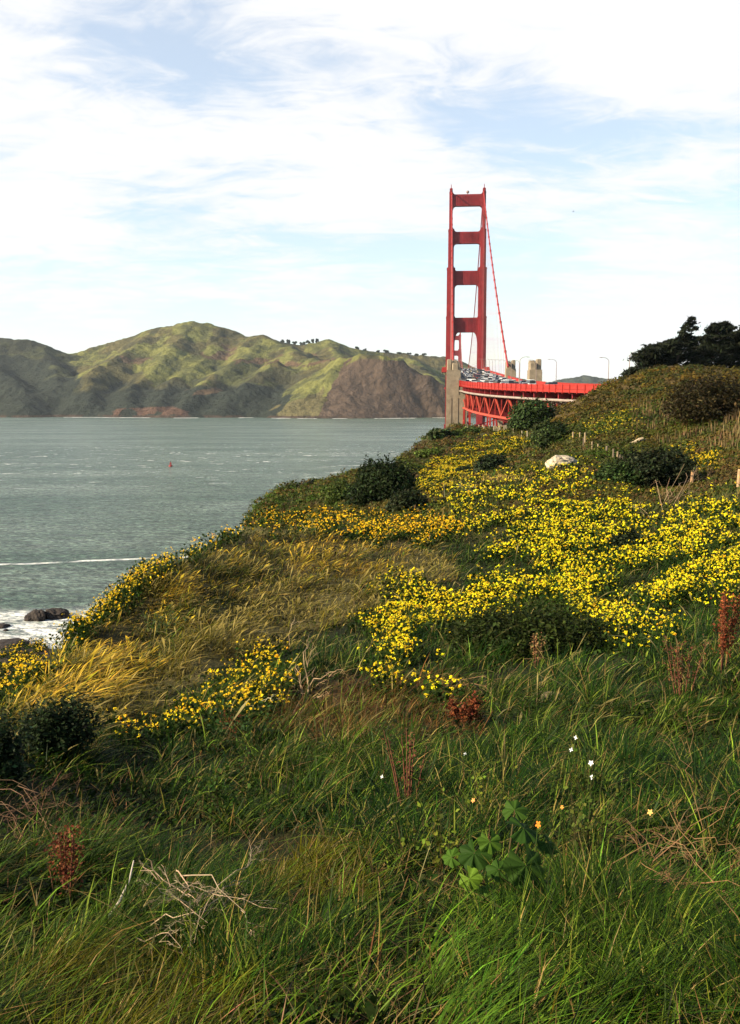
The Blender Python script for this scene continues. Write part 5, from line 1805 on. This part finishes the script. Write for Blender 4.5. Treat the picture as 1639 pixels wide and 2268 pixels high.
twig_thing('bare pale dead shrub leaning right below the reddish fence post', [(1475, 1140, .05, 1500, 1060, .8, .014, 2), (1480, 1140, .05, 1535, 1060, .8, .013, 2), (1470, 1140, .05, 1475, 1075, .8, .012, 1), (1490, 1130, .05, 1540, 1085, .6, .011, 2), (1440, 1150, .05, 1400, 1120, .5, .010, 1)], (.30, .20, .11), kids=3, spread=.28)
twig_thing('low dry twigs at the upper left edge of the yellow drift', [(985, 1110, .05, 1030, 1070, .5, .009, 2), (1030, 1105, .05, 1060, 1078, .5, .008, 2), (990, 1095, .2, 1050, 1090, .4, .007, 1)], (.24, .23, .13), spread=.4)
twig_thing('tangle of tan dry stems at right above the long grass', [(1420, 1985, .1, 1600, 1790, .55, .003, 3), (1450, 1900, .3, 1560, 1760, .5, .0025, 3), (1400, 1950, .2, 1540, 1960, .2, .003, 3), (1500, 1980, .15, 1400, 1830, .45, .0025, 3), (1580, 1950, .2, 1460, 1850, .4, .0025, 3),
           (1480, 1990, .1, 1640, 1960, .2, .003, 3), (1550, 1900, .3, 1480, 1790, .5, .0025, 3), (1340, 1960, .2, 1470, 1880, .4, .003, 3)], (.17, .095, .042), spread=.6)
twig_thing('curving dry stems in front of the flat brown stone', [(1000, 1530, .1, 1130, 1500, .3, .004, 2), (1090, 1540, .1, 1010, 1505, .25, .004, 2), (1120, 1560, .05, 1060, 1520, .2, .004, 2)], (.22, .13, .06))


def dock(label, xd, yb, yt, spread_px, stalks, col=(.155, .045, .018), nseed=420, ss=.016):
    x, y, z = spot(xd, yb)
    k = y / FPX * PD
    H = (yb - yt) * k
    o = empty('dock_plant', (x, y, z), label, 'dried plant', 'rust-red dried dock plants')
    st = MB(); Pp = []
    for i in range(stalks):
        dx = rng.uniform(-.5, .5) * spread_px * k; dy = rng.uniform(-.25, .25) * spread_px * k; hh = H * rng.uniform(.75, 1.0)
        p0, p1, p2 = np.array((dx * .25, dy * .25, -.03)), np.array((dx * .6, dy * .6, hh * .5)), np.array((dx, dy, hh))
        st.tube([tuple(p0), tuple(p1), tuple(p2)], [.006, .005, .002], 5, (.13, .045, .025))
        for j in range(nseed // stalks):
            t = rng.uniform(.38, 1.0)
            c_ = p1 + (p2 - p1) * (t - .5) * 2 if t > .5 else p0 + (p1 - p0) * t * 2
            sp_ = .018 + .035 * math.sin(t * 7 + i) ** 2
            Pp.append(c_ + rng.normal(0, 1, 3) * np.array((sp_, sp_, .03)))
    Pp = np.array(Pp)
    V, F, cc = leafs(Pp, ss * rng.uniform(.6, 1.5, len(Pp)), vary(np.repeat([col], len(Pp), 0), .35), .2, 1.3)
    bulk('foliage_or_seeds', V, F, cc, M['leaf'], parent=o)  # these are the dock's seed heads, not leaves
    st.build('stalks', M['twig'], o)


dock('rounded rust-red dock clump in the middle of the green grass', 1028, 1612, 1540, 78, 7, nseed=900, ss=.022)
dock('tall rust-red dock plant at the right edge below the yellow flowers', 1600, 1500, 1305, 90, 6, nseed=1100, ss=.022)
dock('thin branching dock plant with bare stalks near the right edge', 1510, 1560, 1390, 110, 7, (.12, .055, .025), 420, .02)
dock('dark rust dock plant at lower left above the bare white stick', 150, 2010, 1810, 70, 4, (.125, .040, .018), 700, .013)
dock('small rust-red dock plant beside the small yellow flowers', 515, 1650, 1565, 50, 4, nseed=340, ss=.018)
dock('dock plant with bare dark red stalks standing left of the broad-leaved mallow', 905, 1800, 1590, 120, 8, (.11, .045, .022), 200, .014)
dock('faded dock plant behind the dark rust one at lower left', 250, 1900, 1790, 60, 3, (.10, .05, .03), 300, .013)
dock('pale brown seed stalk by the dark leafy shrub in the flowers', 1185, 1480, 1395, 34, 3, (.20, .12, .05), 220, .02)

# broad-leaved mallow
mx, my, mz = spot(1118, 2015)
mal = empty('mallow_plant', (mx, my, mz), 'dark green broad-leaved mallow with lobed leaves in the near grass', 'plant')


def mallow_leaf(c, size, nrm, az, col):
    lob = 7; pts = [(0, 0)]; n_a = 57
    for i in range(n_a):
        a = -math.pi * .86 + 2 * math.pi * .86 * i / (n_a - 1)
        s_ = abs(math.cos(lob * a / 2 * .98))
        r = .80 + .20 * s_ ** .8 + .03 * math.sin(31 * a) + .05 * math.sin(3 * a + az * 5)
        pts.append((r * math.cos(a), r * math.sin(a)))
    N = Vector(nrm).normalized(); A = Vector((math.cos(az), math.sin(az), 0)); A = (A - N * A.dot(N)).normalized(); Bv = N.cross(A)
    vs = []; cs = []
    for ring in (0.0, .5, 1.0):
        for i, (x, y) in enumerate(pts[1:]):
            a = math.atan2(y, x)
            fold = .06 * math.cos(lob * a) * ring - .26 * ring * ring * (1 + .5 * math.sin(2 * a + az * 3)) + .03 * ring * math.sin(17 * a)
            p = Vector(c) + (A * x + Bv * y) * size * max(ring, .02) + N * fold * size
            vs.append(p)
            vein = 1.0 + .45 * max(0, math.cos(lob * a)) ** 14 * (1 - .4 * ring)
            cs.append(tuple(q * vein for q in col))
    n = n_a
    fs = [(r_ * n + i, r_ * n + i + 1, (r_ + 1) * n + i + 1, (r_ + 1) * n + i) for r_ in range(2) for i in range(n - 1)]
    return [tuple(v - Vector((mx, my, mz))) for v in vs], fs, cs


stm = MB()
for x, y, h, sz, tilt, az, col in ((1165, 1915, .42, 62, (.25, -.75, .55), -1.2, (.030, .060, .020)), (1050, 1890, .40, 48, (-.2, -.6, .8), -2.0, (.020, .045, .014)), (1160, 1832, .52, 50, (.3, -.2, .9), .2, (.022, .050, .016)),
                                   (1040, 1948, .34, 34, (-.3, -.8, .4), -1.5, (.090, .150, .030)), (1085, 1862, .48, 34, (.1, -.8, .5), -1.4, (.060, .110, .028)), (1140, 1795, .55, 36, (-.1, -.5, .8), 1.2, (.035, .070, .020)),
                                   (1150, 1985, .26, 40, (.2, -.8, .4), -1.0, (.040, .080, .022)), (1105, 1925, .36, 36, (0, -.5, .8), 2.6, (.028, .060, .018)), (1215, 1870, .42, 36, (.5, -.4, .7), -.4, (.026, .055, .018)), (1078, 1985, .25, 30, (-.3, -.7, .6), -2.2, (.05, .095, .025)),
                                   (1000, 1900, .35, 28, (-.3, -.6, .7), 2.8, (.045, .09, .022)), (1195, 1960, .3, 34, (.4, -.6, .6), -.6, (.03, .065, .02))):
    p = Gp(x, y, h * .85)
    col = (.95 * col[0], 1.0 * col[1], .45 * col[2])
    k = p[1] / FPX * PD
    l_ = MB()
    l_.add(*mallow_leaf(p, sz * k * .85, tilt, az, col))
    l_.build('leaf', M['leaf'], mal, smooth=True)
    q = p - np.array((mx, my, mz))
    stm.tube([(0, 0, -.03), (q[0] * .45, q[1] * .45 + .02, q[2] * .55), tuple(q)], [.006, .005, .003], 6, (.09, .07, .03))
stm.build('stems', M['leaf'], mal)

# small yellow-green leaved plants round the mallow, with a few orange and white blossoms
def leafy(label, xd, yd, wpx, n, col, size):
    x, y, z = spot(xd, yd)
    k = y / FPX * PD
    W_ = wpx * k
    o = empty('leafy_plant', (x, y, z), label, 'plant', 'yellow-green leafy plants in the near grass')
    st = MB(); Pp = []
    for i in range(max(4, n // 9)):
        a = rng.uniform(0, 6.28); r_ = W_ * .5 * rng.uniform(.1, 1)
        tip = np.array((r_ * math.cos(a), r_ * math.sin(a) * .6, rng.uniform(.18, .55)))
        st.tube([(tip[0] * .4, tip[1] * .4, 0), (tip[0] * .8, tip[1] * .8, tip[2] * .6), tuple(tip)], [.0022, .0018, .001], 4, (.055, .05, .014))
        for t in rng.uniform(.35, 1.05, 9):
            Pp.append(tip * np.array((.5 + .5 * t, .5 + .5 * t, t)) + rng.normal(0, .03, 3))
    Pp = np.array(Pp)
    V, F, cc = leafs(Pp, size * rng.uniform(.6, 1.4, len(Pp)), vary(np.repeat([col], len(Pp), 0), .35), .7, 1.15)
    bulk('leaves', V, F, cc, M['leaf'], parent=o)
    st.build('stems', M['twig'], o)


leafy('yellow-green small-leaved plant left of the mallow', 985, 1960, 130, 150, (.085, .105, .012), .024)
leafy('dark small-leaved plant right of the mallow', 1290, 1930, 220, 330, (.050, .066, .010), .022)
leafy('yellow-green small-leaved plant behind the mallow', 1090, 1850, 190, 240, (.085, .10, .012), .022)
leafy('small-leaved plant with reddish stems under the white flowers', 1290, 1810, 220, 260, (.050, .066, .010), .022)
leafy('pale green broad-leaved weed in the grass left of centre', 480, 1830, 170, 190, (.028, .056, .008), .034)
leafy('green weed with pale leaves above the dark hollow in the grass', 560, 1720, 150, 120, (.04, .075, .01), .028)
leafy('dark green weed clump below the small yellow flowers', 540, 1650, 200, 260, (.03, .06, .016), .045)
leafy('green leafy weeds on the golden slope left of centre', 360, 1410, 120, 200, (.06, .085, .030), .05)
leafy('lone yellow-green sprig at the left of the mallow', 895, 1935, 70, 60, (.10, .115, .014), .022)


def blossom(label, xd, yd, h, size, col, name, cat, group, petals=4):
    p = Gp(xd, yd, h)
    o = empty(name, (p[0], p[1], p[2] - h), label, cat, group)
    m = MB()
    for i in range(petals):
        a = 2 * math.pi * i / petals + rng.uniform(-.2, .2)
        ca, sa = math.cos(a), math.sin(a)
        def R3(r, t, z_):
            q = Vector((.64, -.77, 0)) * (r * ca - t * sa) + Vector((.35, .29, .89)) * (r * sa + t * ca) + Vector((-.69, -.57, .45)) * z_
            return (q.x, q.y, q.z + h)
        s_ = size * .55
        m.add([R3(0, 0, 0), R3(s_ * .55, s_ * .32, s_ * .12), R3(s_, s_ * .12, s_ * .05), R3(s_, -s_ * .12, s_ * .05), R3(s_ * .55, -s_ * .32, s_ * .12)], [(0, 1, 2, 3, 4)], col)
    m.build('petals', M['petal'], o)
    st = MB(); st.tube([(-.03, .02, -.02), (-.015, .015, h * .5), (0, .004, h)], [.003, .0025, .0018], 5, (.06, .10, .02)); st.build('stem', M['leaf'], o)


WF = 'white wildflowers in the near grass'; OF = 'orange blossoms in the near grass'
blossom('topmost of the white wildflowers above the mallow', 1275, 1634, .45, .030, (.8, .8, .78), 'white_wildflower', 'flower', WF)
blossom('white wildflower just below the topmost one', 1265, 1660, .42, .030, (.8, .8, .76), 'white_wildflower', 'flower', WF)
blossom('largest white wildflower, to the right above the mallow', 1309, 1690, .45, .036, (.82, .82, .80), 'white_wildflower', 'flower', WF, 5)
blossom('small white wildflower directly below the largest one', 1311, 1722, .40, .028, (.8, .8, .78), 'white_wildflower', 'flower', WF)
blossom('small white wildflower by the bare dark red stalks', 846, 1722, .35, .026, (.8, .8, .78), 'white_wildflower', 'flower', WF)
blossom('white wildflower just right of the bare dark red stalks', 1030, 1668, .38, .024, (.78, .78, .74), 'white_wildflower', 'flower', WF)
blossom('large orange blossom at the right of the mallow', 1192, 1828, .50, .030, (.80, .22, .012), 'orange_blossom', 'flower', OF, 5)
blossom('orange bloom with pale petals left above the mallow', 1048, 1772, .48, .024, (.80, .36, .10), 'orange_blossom', 'flower', OF, 5)
blossom('pale orange blossom on the dry stems at right', 1440, 1798, .48, .028, (.80, .42, .12), 'orange_blossom', 'flower', OF, 5)
blossom('small orange blossom above the largest orange one', 1245, 1790, .48, .020, (.75, .30, .05), 'orange_blossom', 'flower', OF, 5)
# ------------------------------------------------------------------ a little sea air
hm = bpy.data.materials.new('haze')
hm.use_nodes = True
hm.node_tree.nodes.remove(hm.node_tree.nodes['Principled BSDF'])
pv = nd(hm.node_tree, 'ShaderNodeVolumePrincipled')
pv.inputs['Color'].default_value = (.80, .90, 1.0, 1)
pv.inputs['Density'].default_value = 0.000026
pv.inputs['Anisotropy'].default_value = 0.2
hm.node_tree.links.new(pv.outputs[0], hm.node_tree.nodes['Material Output'].inputs['Volume'])
hb = MB(); hb.box(-9600, 9600, -400, 9700, -62, 330)
tag(hb.build('haze', hm), kind='stuff')
#@@PLANTS1
